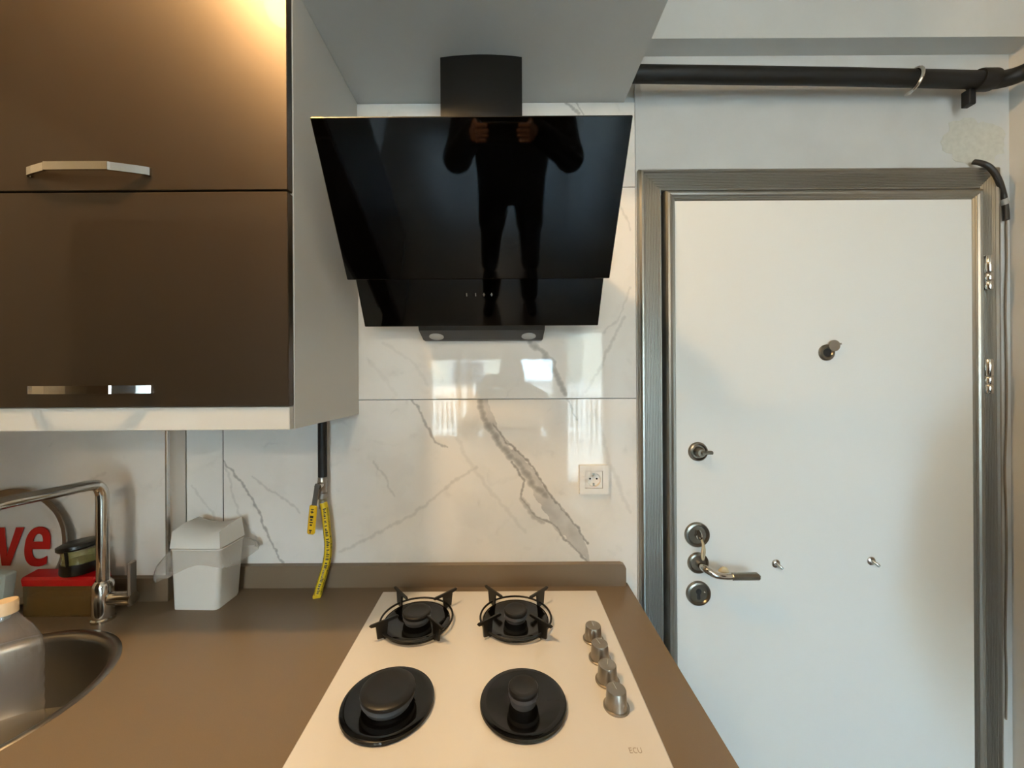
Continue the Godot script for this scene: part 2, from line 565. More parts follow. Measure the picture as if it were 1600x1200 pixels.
func room() -> void:
	var s := st()
	box(s, Vector3(XL - 0.15, -0.15, -DW - 0.2), Vector3(XR + 0.15, 0, ZB + 0.25))
	structure("floor", s, M.floor_stone, "brown stone floor of the kitchen and entrance")
	s = st()
	box(s, Vector3(XL - 0.15, TOP, -DW - 0.2), Vector3(XR + 0.15, TOP + 0.15, ZB + 0.25))
	structure("ceiling", s, M.ceiling_paint, "plain white main ceiling")
	s = st()
	box(s, Vector3(XL - 0.15, 0, -DW - 0.2), Vector3(XL, TOP, 1.05))
	structure("wall_left", s, M.plaster, "white side wall at the end of the worktop")
	s = st()
	box(s, Vector3(XL, 0, 0.90), Vector3(PX - 0.15, TOP, 1.05))
	box(s, Vector3(PX - 0.15, 0, 0.90), Vector3(PX, TOP, ZB))
	structure("wall_partition", s, M.plaster, "white side wall of the room behind the kitchen")
	s = st()
	box(s, Vector3(XR, 0, -DW - 0.2), Vector3(XR + 0.15, TOP, ZB + 0.25))
	structure("wall_right", s, M.plaster, "white side wall beside the entrance door")
	s = st()
	box(s, Vector3(PX - 0.15, 0, ZB), Vector3(OX0, TOP, ZB + 0.25))
	box(s, Vector3(OX1, 0, ZB), Vector3(BX0, TOP, ZB + 0.25))
	box(s, Vector3(BX0, BY1, ZB), Vector3(BX1, TOP, ZB + 0.25))
	box(s, Vector3(BX1, 0, ZB), Vector3(XR, TOP, ZB + 0.25))
	box(s, Vector3(OX0, 0, ZB), Vector3(OX1, OY0, ZB + 0.25))
	box(s, Vector3(OX0, OY1, ZB), Vector3(OX1, TOP, ZB + 0.25))
	structure("wall_front", s, M.plaster, "white wall with the window onto the garden")
	# window
	var win := thing("window_1", "white framed sliding window looking onto the garden", "window", Vector3(0, OY0, ZB + 0.1), "", "structure")
	var hgt := OY1 - OY0
	s = st()
	box(s, Vector3(OX0, 0, -0.035), Vector3(OX0 + 0.07, hgt, 0.035), 0.004)
	box(s, Vector3(OX1 - 0.07, 0, -0.035), Vector3(OX1, hgt, 0.035), 0.004)
	box(s, Vector3(OX0 + 0.07, 0, -0.035), Vector3(OX1 - 0.07, 0.07, 0.035), 0.004)
	box(s, Vector3(OX0 + 0.07, hgt - 0.07, -0.035), Vector3(OX1 - 0.07, hgt, 0.035), 0.004)
	part("frame", s, M.window_frame, win)
	for x in [-0.62, -0.47]:
		s = st()
		box(s, Vector3(x - 0.03, 0.07, -0.03), Vector3(x + 0.03, hgt - 0.07, 0.03), 0.004)
		part("stile", s, M.window_frame, win)
	for e in [[OX0 + 0.07, -0.65], [-0.59, -0.50], [-0.44, OX1 - 0.07]]:
		s = st()
		box(s, Vector3(e[0], 0.07, -0.003), Vector3(e[1], hgt - 0.07, 0.003))
		part("pane", s, M.window_glass, win)

	var bal := thing("window_2", "tall white framed balcony door beside the garden window", "window", Vector3((BX0 + BX1) / 2, 0, ZB + 0.1), "", "structure")
	var hb := (BX1 - BX0) / 2
	s = st()
	for x in [-hb, hb - 0.06]: box(s, Vector3(x, 0, -0.035), Vector3(x + 0.06, BY1, 0.035), 0.004)
	for y in [0.0, BY1 - 0.06]: box(s, Vector3(-hb + 0.06, y, -0.035), Vector3(hb - 0.06, y + 0.06, 0.035), 0.004)
	part("frame", s, M.window_frame, bal)
	s = st()
	box(s, Vector3(-hb + 0.06, 0.06, -0.003), Vector3(hb - 0.06, BY1 - 0.06, 0.003))
	part("pane", s, M.window_glass, bal)

	# wall behind worktop and round the door, with its marble tiles
	s = st()
	box(s, Vector3(XL, 0, -DW - 0.2), Vector3(0.376, TOP, -DW - 0.0095))
	box(s, Vector3(0.376, 0, -DW - 0.2), Vector3(0.442, TOP, -DW))
	box(s, Vector3(1.337, 0, -DW - 0.2), Vector3(XR, TOP, -DW))
	box(s, Vector3(0.442, EYE + 0.530, -DW - 0.2), Vector3(1.337, TOP, -DW))
	var wall := structure("wall_back", s, M.plaster, "wall with glossy white marble tiles beside plain white plaster")
	var lower_v := [
		[[Vector2(750, 622), Vector2(756, 650), Vector2(766, 671), Vector2(783, 698), Vector2(807, 719), Vector2(831, 753), Vector2(855, 777)], 8.0, 0.55],
		[[Vector2(770, 660), Vector2(790, 690), Vector2(812, 706), Vector2(836, 735), Vector2(855, 769), Vector2(879, 795), Vector2(903, 826), Vector2(917, 850)], 3.0, 0.6],
		[[Vector2(800, 722), Vector2(820, 752), Vector2(814, 777), Vector2(835, 805), Vector2(859, 815), Vector2(890, 850), Vector2(921, 879)], 3.0, 0.55],
		[[Vector2(814, 777), Vector2(833, 806), Vector2(850, 815)], 6.0, 0.34],
		[[Vector2(640, 622), Vector2(655, 640), Vector2(667, 665), Vector2(678, 690), Vector2(700, 700)], 3.0, 0.42],
		[[Vector2(583, 720), Vector2(600, 745), Vector2(616, 775)], 3.0, 0.16],
		[[Vector2(530, 862), Vector2(590, 832), Vector2(650, 800), Vector2(700, 757), Vector2(745, 730)], 4.0, 0.15],
		[[Vector2(349, 718), Vector2(379, 757), Vector2(395, 781), Vector2(411, 816), Vector2(425, 850), Vector2(442, 880)], 3.0, 0.45],
		[[Vector2(349, 718), Vector2(372, 800), Vector2(400, 840)], 3.0, 0.14],
		[[Vector2(395, 745), Vector2(430, 770), Vector2(470, 800)], 3.0, 0.16],
		[[Vector2(885, 622), Vector2(902, 656)], 2.5, 0.3],
		[[Vector2(700, 640), Vector2(720, 700), Vector2(760, 760), Vector2(820, 830)], 5.0, 0.09],
		[[Vector2(930, 640), Vector2(950, 720), Vector2(985, 800)], 5.0, 0.10],
	]
	var bands := [[[Vector2(790, 695), Vector2(812, 708), Vector2(836, 737), Vector2(857, 771), Vector2(880, 797), Vector2(905, 828), Vector2(917, 850), Vector2(921, 878), Vector2(890, 848), Vector2(860, 814), Vector2(845, 790), Vector2(826, 757), Vector2(805, 722)], 0.34],
		[[Vector2(748, 622), Vector2(762, 622), Vector2(776, 668), Vector2(796, 694), Vector2(783, 700), Vector2(765, 672)], 0.30]]
	var upper_v := [
		[[Vector2(820, 520), Vector2(831, 537), Vector2(852, 550), Vector2(862, 575), Vector2(871, 590), Vector2(884, 615)], 7.0, 0.45],
		[[Vector2(852, 550), Vector2(866, 565), Vector2(872, 590)], 4.0, 0.35],
		[[Vector2(975, 495), Vector2(955, 534), Vector2(937, 575), Vector2(915, 610)], 4.0, 0.17],
		[[Vector2(985, 450), Vector2(965, 500), Vector2(940, 520)], 3.0, 0.14],
		[[Vector2(600, 535), Vector2(640, 560), Vector2(670, 600)], 4.0, 0.07],
		[[Vector2(575, 560), Vector2(600, 590), Vector2(620, 618)], 5.0, 0.05],
		[[Vector2(965, 310), Vector2(985, 360)], 3.0, 0.15],
	]
	var ml := mat("marble_lower", Color.WHITE, 0.04)
	ml.albedo_texture = marble(41, 1180, 600, -0.80, 0.376, -0.6535, -0.0535, lower_v, bands)
	var mu := mat("marble_upper", Color.WHITE, 0.04)
	mu.albedo_texture = marble(52, 1180, 600, -0.80, 0.376, -0.0535, 0.5465, upper_v, [])
	var mt := mat("marble_top", Color.WHITE, 0.04)
	mt.albedo_texture = marble(63, 1180, 244, -0.80, 0.376, 0.5465, 0.788, [[[Vector2(880, 158), Vector2(905, 178)], 4.0, 0.4], [[Vector2(900, 160), Vector2(912, 180)], 2.0, 0.3]], [])
	var ms := mat("marble_side", Color.WHITE, 0.04)
	ms.albedo_texture = marble(74, 1095, 600, XL, -0.905, -0.6535, -0.0535, [[[Vector2(100, 800), Vector2(150, 760), Vector2(200, 730)], 4.0, 0.1]], [])
	tile("tile", -0.80, 0.376, -0.6535, -0.0535, DW, ml, wall)
	tile("tile", -0.80, 0.376, -0.0535, 0.5465, DW, mu, wall)
	tile("tile", -0.80, 0.376, 0.5465, 0.788, DW, mt, wall)
	var mn := mat("marble_narrow", Color.WHITE, 0.04)
	mn.albedo_texture = marble(96, 105, 600, -0.905, -0.80, -0.6535, -0.0535, [[[Vector2(300, 760), Vector2(330, 800), Vector2(348, 850)], 3.0, 0.12]], [])
	tile("tile", -0.905, -0.80, -0.6535, -0.0535, DW, mn, wall)
	tile("tile", -0.905, -0.80, -0.0535, 0.5465, DW, mn, wall)
	# boxed-out shaft at the left, tiled, with a chrome corner strip
	s = st()
	box(s, Vector3(XL, 0, -DW - 0.0095), Vector3(-0.907, TOP, -1.0375))
	var shaft := structure("wall_shaft", s, M.plaster, "shallow boxed-out shaft with marble tiles beside the sink")
	tile("tile", XL, -0.907, -0.6535, -0.0535, 1.028, ms, shaft)
	tile("tile", XL, -0.907, -0.0535, 0.5465, 1.028, ms, shaft)
	s = st()
	box(s, w(-0.907, -0.6535, 1.089), w(-0.9055, 0.5465, 1.034))
	var ret := mat("marble_return", Color(0.905, 0.89, 0.865), 0.04)
	part("side_tile", s, ret, shaft)
	s = st()
	box(s, w(-0.910, -0.54, 1.0365), w(-0.902, 0.5465, 1.026), 0.002)
	var tr := structure("trim_1", s, M.chrome, "upright chrome corner strip on the tiled shaft")
	tr.set_meta("category", "corner trim")
	# dropped ceiling over the niche and the beam over the door
	s = st()
	box(s, w(XL, 0.788, DW + 0.0095), w(0.345, TOP - EYE, 0.742))
	structure("ceiling_soffit", s, M.ceiling_paint, "dropped white ceiling box over the range hood")
	s = st()
	box(s, w(0.345, 0.916, DW), w(XR, TOP - EYE, 1.033))
	structure("ceiling_beam", s, M.ceiling_paint, "shallow white ceiling ledge above the black pipe")

func lamps() -> void:
	var at := w(-0.62, 1.045, 0.40)
	var l := thing("bulb_lamp", "bare warm light bulb hanging close under the ceiling over the worktop", "lamp", at)
	var s := st()
	lathe(s, [Vector2(0.0, -0.042), Vector2(0.018, -0.039), Vector2(0.032, -0.028), Vector2(0.040, -0.012), Vector2(0.041, 0.004), Vector2(0.034, 0.022), Vector2(0.022, 0.036), Vector2(0.015, 0.046)], 32)
	part("bulb", s, M.bulb_glow, l)
	s = st()
	lathe(s, [Vector2(0.015, 0.045), Vector2(0.019, 0.046), Vector2(0.019, 0.085), Vector2(0.045, 0.088), Vector2(0.045, TOP - at.y), Vector2(0.0, TOP - at.y)], 32)
	part("lamp_holder", s, M.white_plastic, l)
	var o := OmniLight3D.new()
	o.name = "bulb_light"
	o.light_color = Color(1.0, 0.83, 0.61)
	o.light_energy = 1.25
	o.light_size = 0.035
	o.omni_range = 12.0
	o.omni_attenuation = 2.0
	o.shadow_enabled = true
	l.add_child(o)
	# living-room lamp further back
	at = Vector3(-0.10, 2.42, 2.55)
	l = thing("ceiling_lamp", "round frosted ceiling lamp in the room in front of the window", "lamp", at)
	s = st()
	lathe(s, [Vector2(0.0, -0.08), Vector2(0.05, -0.075), Vector2(0.09, -0.05), Vector2(0.105, -0.01), Vector2(0.10, 0.02), Vector2(0.0, 0.02)], 40)
	part("lamp_shade", s, M.lamp_glow, l)
	s = st()
	lathe(s, [Vector2(0.0, 0.021), Vector2(0.06, 0.021), Vector2(0.06, TOP - at.y), Vector2(0.0, TOP - at.y)], 32)
	part("lamp_base", s, M.white_plastic, l)
	o = OmniLight3D.new()
	o.name = "ceiling_lamp_light"
	o.light_color = Color(1.0, 0.89, 0.74)
	o.light_energy = 1.45
	o.light_size = 0.05
	o.omni_range = 14.0
	o.omni_attenuation = 2.0
	o.shadow_enabled = true
	l.add_child(o)
	o.position = Vector3(0, -0.03, 0)

# ------------------------------------------------------------------ entrance door
func profile_bar(a: Vector3, b: Vector3, across: Vector3, outline: Array, m0: float, m1: float) -> SurfaceTool:
	# a moulding from a to b; outline of (across, proud); m0/m1 lengthen the ends with "across" for mitres
	var s := st()
	var dir := (b - a).normalized()
	s.set_smooth_group(-1)
	var p0 := []; var p1 := []
	for q in outline:
		p0.append(a + across * q.x + Vector3(0, 0, q.y) + dir * (-m0 * q.x))
		p1.append(b + across * q.x + Vector3(0, 0, q.y) + dir * (m1 * q.x))
	var c := Vector3.ZERO
	for p in p0: c += p
	for p in p1: c += p
	c /= p0.size() * 2
	for i in outline.size():
		var j := (i + 1) % outline.size()
		var e: Vector2 = outline[j] - outline[i]
		# outlines run round with the outside on their left (across to the right, proud up)
		var n := across * -e.y + Vector3(0, 0, e.x)
		quad_dir(s, p0[i], p0[j], p1[j], p1[i], n)
	return s

func door() -> void:
	var x0 := 0.379; var x1 := 1.388                     # outer edges of the casing
	var top := EYE + 0.588
	var lx0 := 0.449; var lx1 := 1.330; var ltop := EYE + 0.5230   # leaf
	var d := thing("door_1", "white steel entrance door with silver casing and several locks", "door", Vector3(0, 0, -DW), "", "structure")
	# casing outline: across from the outer edge inwards
	var wd := lx0 - x0 - 0.008
	var oc := [Vector2(0, 0), Vector2(0, 0.012), Vector2(0.002, 0.018), Vector2(0.006, 0.0225), Vector2(0.011, 0.023), Vector2(0.0145, 0.019)]
	var x := 0.017
	while x < wd - 0.006:
		oc.append(Vector2(x, 0.0188)); oc.append(Vector2(x + 0.0012, 0.0172)); oc.append(Vector2(x + 0.0022, 0.0172)); oc.append(Vector2(x + 0.0034, 0.0188))
		x += 0.0046
	oc.append(Vector2(wd - 0.001, 0.0188)); oc.append(Vector2(wd, 0))
	part("casing", profile_bar(Vector3(x0, 0, 0), Vector3(x0, top, 0), Vector3.RIGHT, oc, 0, -1), M.silver_profile, d)
	part("casing", profile_bar(Vector3(x1, 0, 0), Vector3(x1, top, 0), Vector3.LEFT, oc, 0, -1), M.silver_profile, d)
	part("casing", profile_bar(Vector3(x0, top, 0), Vector3(x1, top, 0), Vector3.DOWN, oc, -1, -1), M.silver_profile, d)
	var s := st()
	box(s, Vector3(0.4425, 0.0, -0.19), Vector3(1.3365, EYE + 0.5295, -0.046))
	part("rebate", s, M.silver_profile, d)
	# leaf with rounded edge profile
	s = st()
	box(s, Vector3(lx0 + 0.004, 0.008, -0.045), Vector3(lx1 - 0.004, ltop - 0.004, 0.022))
	var leaf := part("leaf", s, M.door_white, d)
	var oe := [Vector2(0, -0.045), Vector2(0, 0.020), Vector2(0.0015, 0.026), Vector2(0.005, 0.031), Vector2(0.010, 0.033), Vector2(0.015, 0.0315), Vector2(0.019, 0.0285), Vector2(0.021, 0.0285), Vector2(0.0225, 0.0265), Vector2(0.0245, 0.0265), Vector2(0.026, 0.0245), Vector2(0.028, 0.0222), Vector2(0.028, -0.045)]
	part("edge_profile", profile_bar(Vector3(lx0, 0.008, 0), Vector3(lx0, ltop, 0), Vector3.RIGHT, oe, 0, -1), M.silver_profile, leaf)
	part("edge_profile", profile_bar(Vector3(lx1, 0.008, 0), Vector3(lx1, ltop, 0), Vector3.LEFT, oe, 0, -1), M.silver_profile, leaf)
	part("edge_profile", profile_bar(Vector3(lx0, ltop, 0), Vector3(lx1, ltop, 0), Vector3.DOWN, oe, -1, -1), M.silver_profile, leaf)
	var fz := 0.022
	var df := DW - fz
	var on := func(x_: float, y_: float) -> Vector3: return px(x_, y_, df) + Vector3(0, 0, DW)
	# peephole with swung-aside cover
	var p: Vector3 = on.call(1291, 551)
	var ph := Node3D.new()
	ph.name = "peephole"
	d.add_child(ph)
	ph.position = p
	s = st()
	lathe(s, [Vector2(0.0225, 0), Vector2(0.0225, 0.003), Vector2(0.019, 0.006), Vector2(0.0135, 0.006), Vector2(0.0115, 0.003), Vector2(0.0, 0.003)], 32, Transform3D(facing(), Vector3.ZERO))
	part("ring", s, M.nickel, ph)
	s = st()
	lathe(s, [Vector2(0.0112, 0.0035), Vector2(0.0, 0.0038)], 24, Transform3D(facing(), Vector3.ZERO))
	part("lens", s, M.hole_black, ph)
	s = st()
	lathe(s, [Vector2(0.0, 0.0065), Vector2(0.0155, 0.0065), Vector2(0.0155, 0.0085), Vector2(0.0, 0.0088)], 28, Transform3D(facing(), Vector3(0.0165, 0.0185, 0)))
	box(s, Vector3(0.029, 0.021, 0.0065), Vector3(0.036, 0.026, 0.0085))
	part("cover", s, M.knob_metal, ph)
	# locks
	var rosette := func(called: String, x_: float, y_: float, r: float) -> Node3D:
		var n := Node3D.new()
		n.name = called
		d.add_child(n)
		n.position = on.call(x_, y_)
		var q := st()
		lathe(q, [Vector2(r, 0), Vector2(r, 0.004), Vector2(r * 0.94, 0.0075), Vector2(r * 0.80, 0.009), Vector2(r * 0.72, 0.006), Vector2(r * 0.70, 0.0045), Vector2(0, 0.0045)], 40, Transform3D(facing(), Vector3.ZERO))
		part("rosette", q, M.nickel, n)
		return n
	var l1: Node3D = rosette.call("thumb_turn", 1090, 705.5, 0.0265)
	s = st()
	lathe(s, [Vector2(0.014, 0.004), Vector2(0.013, 0.020), Vector2(0.010, 0.024), Vector2(0, 0.025)], 28, Transform3D(facing(), Vector3.ZERO))
	box(s, Vector3(-0.003, -0.004, 0.016), Vector3(0.030, 0.005, 0.028), 0.002)
	part("turn_knob", s, M.nickel, l1)
	var l2: Node3D = rosette.call("upper_lock", 1088.5, 835, 0.0345)
	s = st()
	lathe(s, [Vector2(0.0085, 0.004), Vector2(0.0085, 0.013), Vector2(0, 0.013)], 24, Transform3D(facing(), Vector3.ZERO))
	part("cylinder", s, M.chrome, l2)
	var l3: Node3D = rosette.call("lower_lock", 1090.5, 926.5, 0.0340)
	s = st()
	var key := []
	for k in 21: key.append(Vector2(cos(PI * (-0.32 + 1.64 * k / 20.0)), sin(PI * (-0.32 + 1.64 * k / 20.0))) * 0.0075 + Vector2(0, 0.006))
	key.append_array([Vector2(-0.004, -0.008), Vector2(-0.0045, -0.013), Vector2(-0.0025, -0.016), Vector2(0.0025, -0.016), Vector2(0.0045, -0.013), Vector2(0.004, -0.008)])
	prism(s, key, 0.0046, 0.0054)
	part("keyhole", s, M.hole_black, l3)
	s = st()
	lathe(s, [Vector2(0.0025, 0.0045), Vector2(0.002, 0.006), Vector2(0, 0.0062)], 12, Transform3D(facing(), Vector3(0.016, 0.004, 0)))
	part("screw", s, M.chrome, l3)
	# lever handle
	var hn: Node3D = rosette.call("handle", 1090, 879, 0.0290)
	s = st()
	tube(s, smooth([Vector3(0, 0, 0.004), Vector3(0, 0.001, 0.03), Vector3(0.006, 0, 0.045), Vector3(0.022, -0.008, 0.052), Vector3(0.045, -0.0115, 0.052), Vector3(0.062, -0.0115, 0.052)], 6), 0.0095, 18)
	part("lever_neck", s, M.chrome, hn)
	s = st()
	box(s, Vector3(0.060, -0.0215, 0.042), Vector3(0.138, -0.0045, 0.062), 0.005)
	part("lever_grip", s, M.nickel, hn)
	# bolts
	for q in [[1212, 880.5], [1361, 876.5]]:
		s = st()
		var t := Transform3D(facing(), Vector3.ZERO)
		lathe(s, [Vector2(0.0115, 0), Vector2(0.0115, 0.002), Vector2(0.008, 0.005), Vector2(0.0, 0.006)], 20, t)
		tube(s, [Vector3(-0.002, 0.003, 0.004), Vector3(0.004, -0.003, 0.012), Vector3(0.009, -0.008, 0.013)], 0.0045, 10)
		part("bolt", s, M.chrome, d, on.call(q[0], q[1]))
	# hinges
	for y in [426, 588]:
		var hp: Vector3 = px(1545, y, DW - 0.034) + Vector3(0, 0, DW)
		var hg := Node3D.new()
		hg.name = "hinge"
		d.add_child(hg, true)
		hg.position = hp
		for k in [[-0.047, -0.0225], [-0.0215, -0.001], [0.001, 0.047]]:
			s = st()
			lathe(s, [Vector2(0.0, k[0]), Vector2(0.0075, k[0]), Vector2(0.0085, k[0] + 0.002), Vector2(0.0085, k[1] - 0.002), Vector2(0.0075, k[1]), Vector2(0.0, k[1])], 20)
			part("knuckle", s, M.chrome, hg)
		s = st()
		box(s, Vector3(-0.012, -0.04, -0.016), Vector3(-0.004, 0.04, -0.004))
		part("leaf_plate", s, M.steel, hg)
	# key with a cord, hanging from the upper lock
	var kp := px(1089, 833, DW - 0.035)
	var kk := thing("key", "key with a looped beige cord in the middle door lock", "key", kp)
	s = st()
	box(s, Vector3(-0.0015, -0.006, -0.010), Vector3(0.0015, 0.006, 0.004))
	lathe(s, [Vector2(0.0, -0.0012), Vector2(0.013, -0.0012), Vector2(0.013, 0.0012), Vector2(0, 0.0012)], 24, Transform3D(Basis(Vector3.UP, Vector3.RIGHT, Vector3(0, 0, -1)) * Basis(Vector3.UP, 0.0), Vector3(0, 0, 0.014)))
	part("key_blade", s, M.chrome, kk)
	s = st()
	tube(s, smooth([Vector3(0, -0.004, 0.018), Vector3(0.007, -0.024, 0.022), Vector3(0.010, -0.045, 0.020), Vector3(0.004, -0.062, 0.024), Vector3(0.000, -0.048, 0.026), Vector3(0.004, -0.022, 0.024), Vector3(0, -0.004, 0.018)], 6), 0.0028, 8, false)
	part("cord", s, M.cord, kk)
	s = st()
	tube(s, smooth([Vector3(0.046, -0.094, 0.028), Vector3(0.056, -0.084, 0.032), Vector3(0.066, -0.094, 0.030), Vector3(0.072, -0.104, 0.026)], 6), [0.006, 0.0062, 0.0064, 0.0066, 0.0068, 0.007, 0.007, 0.007, 0.0068, 0.0064, 0.006, 0.0058, 0.0055, 0.005, 0.0048, 0.0045, 0.004, 0.0035, 0.003], 10)
	var kn := part("cord_knot", s, M.cord)
	kn.position = kp
	tag(kn, "twist of beige cord tied round the door handle", "cord")

# ------------------------------------------------------------------ worktop, sink
const SINK := Vector2(-0.982, 0.69)      # x, distance
const SINK_R := 0.199

func worktop() -> void:
	var t := thing("worktop", "taupe grey quartz worktop with low upstand along the tiles", "worktop", Vector3(0, EYE + COUNTER, 0))
	var x0 := XL; var x1 := 0.345; var d0 := 0.49; var d1 := DW
	var s := st()
	s.set_smooth_group(-1)
	var ang := []
	for k in 72: ang.append(TAU * k / 72)
	for c in [Vector2(x0, d0), Vector2(x1, d0), Vector2(x1, d1), Vector2(x0, d1)]: ang.append(fposmod((c - SINK).angle(), TAU))
	ang.sort()
	var inner := []; var outer := []
	for a in ang:
		var v := Vector2(cos(a), sin(a))
		inner.append(SINK + v * SINK_R)
		var k := 1e9
		if v.x > 1e-6: k = minf(k, (x1 - SINK.x) / v.x)
		if v.x < -1e-6: k = minf(k, (x0 - SINK.x) / v.x)
		if v.y > 1e-6: k = minf(k, (d1 - SINK.y) / v.y)
		if v.y < -1e-6: k = minf(k, (d0 - SINK.y) / v.y)
		outer.append(SINK + v * k)
	var th := 0.03
	for i in ang.size():
		var j := (i + 1) % ang.size()
		var a: Vector2 = inner[i]; var b: Vector2 = inner[j]; var c: Vector2 = outer[j]; var e: Vector2 = outer[i]
		quad_dir(s, Vector3(a.x, 0, -a.y), Vector3(b.x, 0, -b.y), Vector3(c.x, 0, -c.y), Vector3(e.x, 0, -e.y), Vector3.UP)
		quad_dir(s, Vector3(a.x, -th, -a.y), Vector3(b.x, -th, -b.y), Vector3(c.x, -th, -c.y), Vector3(e.x, -th, -e.y), Vector3.DOWN)
		var m := SINK - (a + b) / 2
		quad_dir(s, Vector3(a.x, 0, -a.y), Vector3(b.x, 0, -b.y), Vector3(b.x, -th, -b.y), Vector3(a.x, -th, -a.y), Vector3(m.x, 0, -m.y))
		m = (c + e) / 2 - SINK
		quad_dir(s, Vector3(e.x, 0, -e.y), Vector3(c.x, 0, -c.y), Vector3(c.x, -th, -c.y), Vector3(e.x, -th, -e.y), Vector3(m.x, 0, -m.y))
	part("slab", s, M.quartz, t)
	s = st()
	var hu := 0.061
	prism(s, [Vector2(-0.904, 0), Vector2(0.337, 0), Vector2(0.337, hu - 0.012), Vector2(0.3335, hu - 0.0035), Vector2(0.325, hu), Vector2(-0.904, hu)], -DW, -1.072)
	part("upstand", s, M.quartz, t)
	s = st()
	box(s, Vector3(XL, 0, -1.028), Vector3(-0.888, hu, -1.010), 0.001)
	box(s, Vector3(-0.906, 0, -1.0885), Vector3(-0.888, hu, -1.028), 0.001)
	part("upstand", s, M.quartz, t)
	# base units under it
	var xs := [XL, -1.42, -0.56, 0.335]
	for k in 3:
		var b := thing("base_cabinet", ["dark glossy base cabinet left of the sink", "dark glossy base cabinet under the round sink", "dark glossy base cabinet under the white hob"][k], "cabinet", Vector3(xs[k], 0, -0.53), "base cabinets under the worktop")
		var wd: float = xs[k + 1] - xs[k]
		var hgt := EYE + COUNTER - th
		s = st()
		for e in [[0.0, 0.018], [wd - 0.018, wd]]:
			box(s, Vector3(e[0], 0.1, -0.49), Vector3(e[1], hgt, 0))
		box(s, Vector3(0.018, 0.1, -0.49), Vector3(wd - 0.018, 0.118, 0))
		box(s, Vector3(0.018, 0.118, -0.49), Vector3(wd - 0.018, hgt, -0.482))
		box(s, Vector3(0, 0, -0.50), Vector3(wd, 0.1, -0.05))
		part("body", s, M.melamine, b)
		for e in [[0.002, wd / 2 - 0.0015], [wd / 2 + 0.0015, wd - 0.002]]:
			s = st()
			box(s, Vector3(e[0], 0.105, 0), Vector3(e[1], hgt - 0.004, 0.018), 0.001)
			part("door", s, M.lacquer, b)
	# unseen tall units, added to block daylight and darken the wall cabinets' reflections
	for k in 2:
		var tx: float = [-1.99, -1.385][k]
		var u := thing("added_tall_cabinet", ["unseen tall dark cabinet added in the corner opposite the sink to block daylight", "unseen tall dark cabinet added opposite the wall cabinets to block daylight"][k], "cabinet", Vector3(tx, 0, 0.89), "added tall cabinets opposite the worktop")
		s = st()
		box(s, Vector3(0, 0.08, -0.58), Vector3(0.60, 2.20, 0.0), 0.001)
		box(s, Vector3(0.02, 0, -0.54), Vector3(0.58, 0.08, -0.04))
		part("body", s, M.lacquer, u)
		for e in [[0.085, 1.25], [1.254, 2.196]]:
			s = st()
			box(s, Vector3(0.002, e[0], -0.60), Vector3(0.598, e[1], -0.581), 0.001)
			var dr := part("door", s, M.lacquer, u)
			s = st()
			box(s, Vector3(0.06, (e[0] + e[1]) / 2 - 0.1, -0.628), Vector3(0.072, (e[0] + e[1]) / 2 + 0.1, -0.6005), 0.002)
			part("handle", s, M.chrome, dr)
	# sink bowl
	var sk := thing("sink", "round stainless steel sink let into the worktop", "sink", Vector3(SINK.x, EYE + COUNTER, -SINK.y))
	s = st()
	lathe(s, [Vector2(0.032, -0.170), Vector2(0.10, -0.167), Vector2(0.15, -0.160), Vector2(0.178, -0.145), Vector2(0.190, -0.120), Vector2(0.197, -0.06), Vector2(0.199, -0.012), Vector2(0.202, -0.003), Vector2(0.207, 0.0008), Vector2(0.214, 0.0024), Vector2(0.220, 0.0022), Vector2(0.2225, 0.0003)], 72, Transform3D(Basis.from_scale(Vector3(0.932, 1, 0.932)), Vector3.ZERO))
	part("bowl", s, M.steel, sk)
	s = st()
	lathe(s, [Vector2(0.032, -0.170), Vector2(0.030, -0.174), Vector2(0.0, -0.175)], 32)
	part("drain", s, M.nickel, sk)

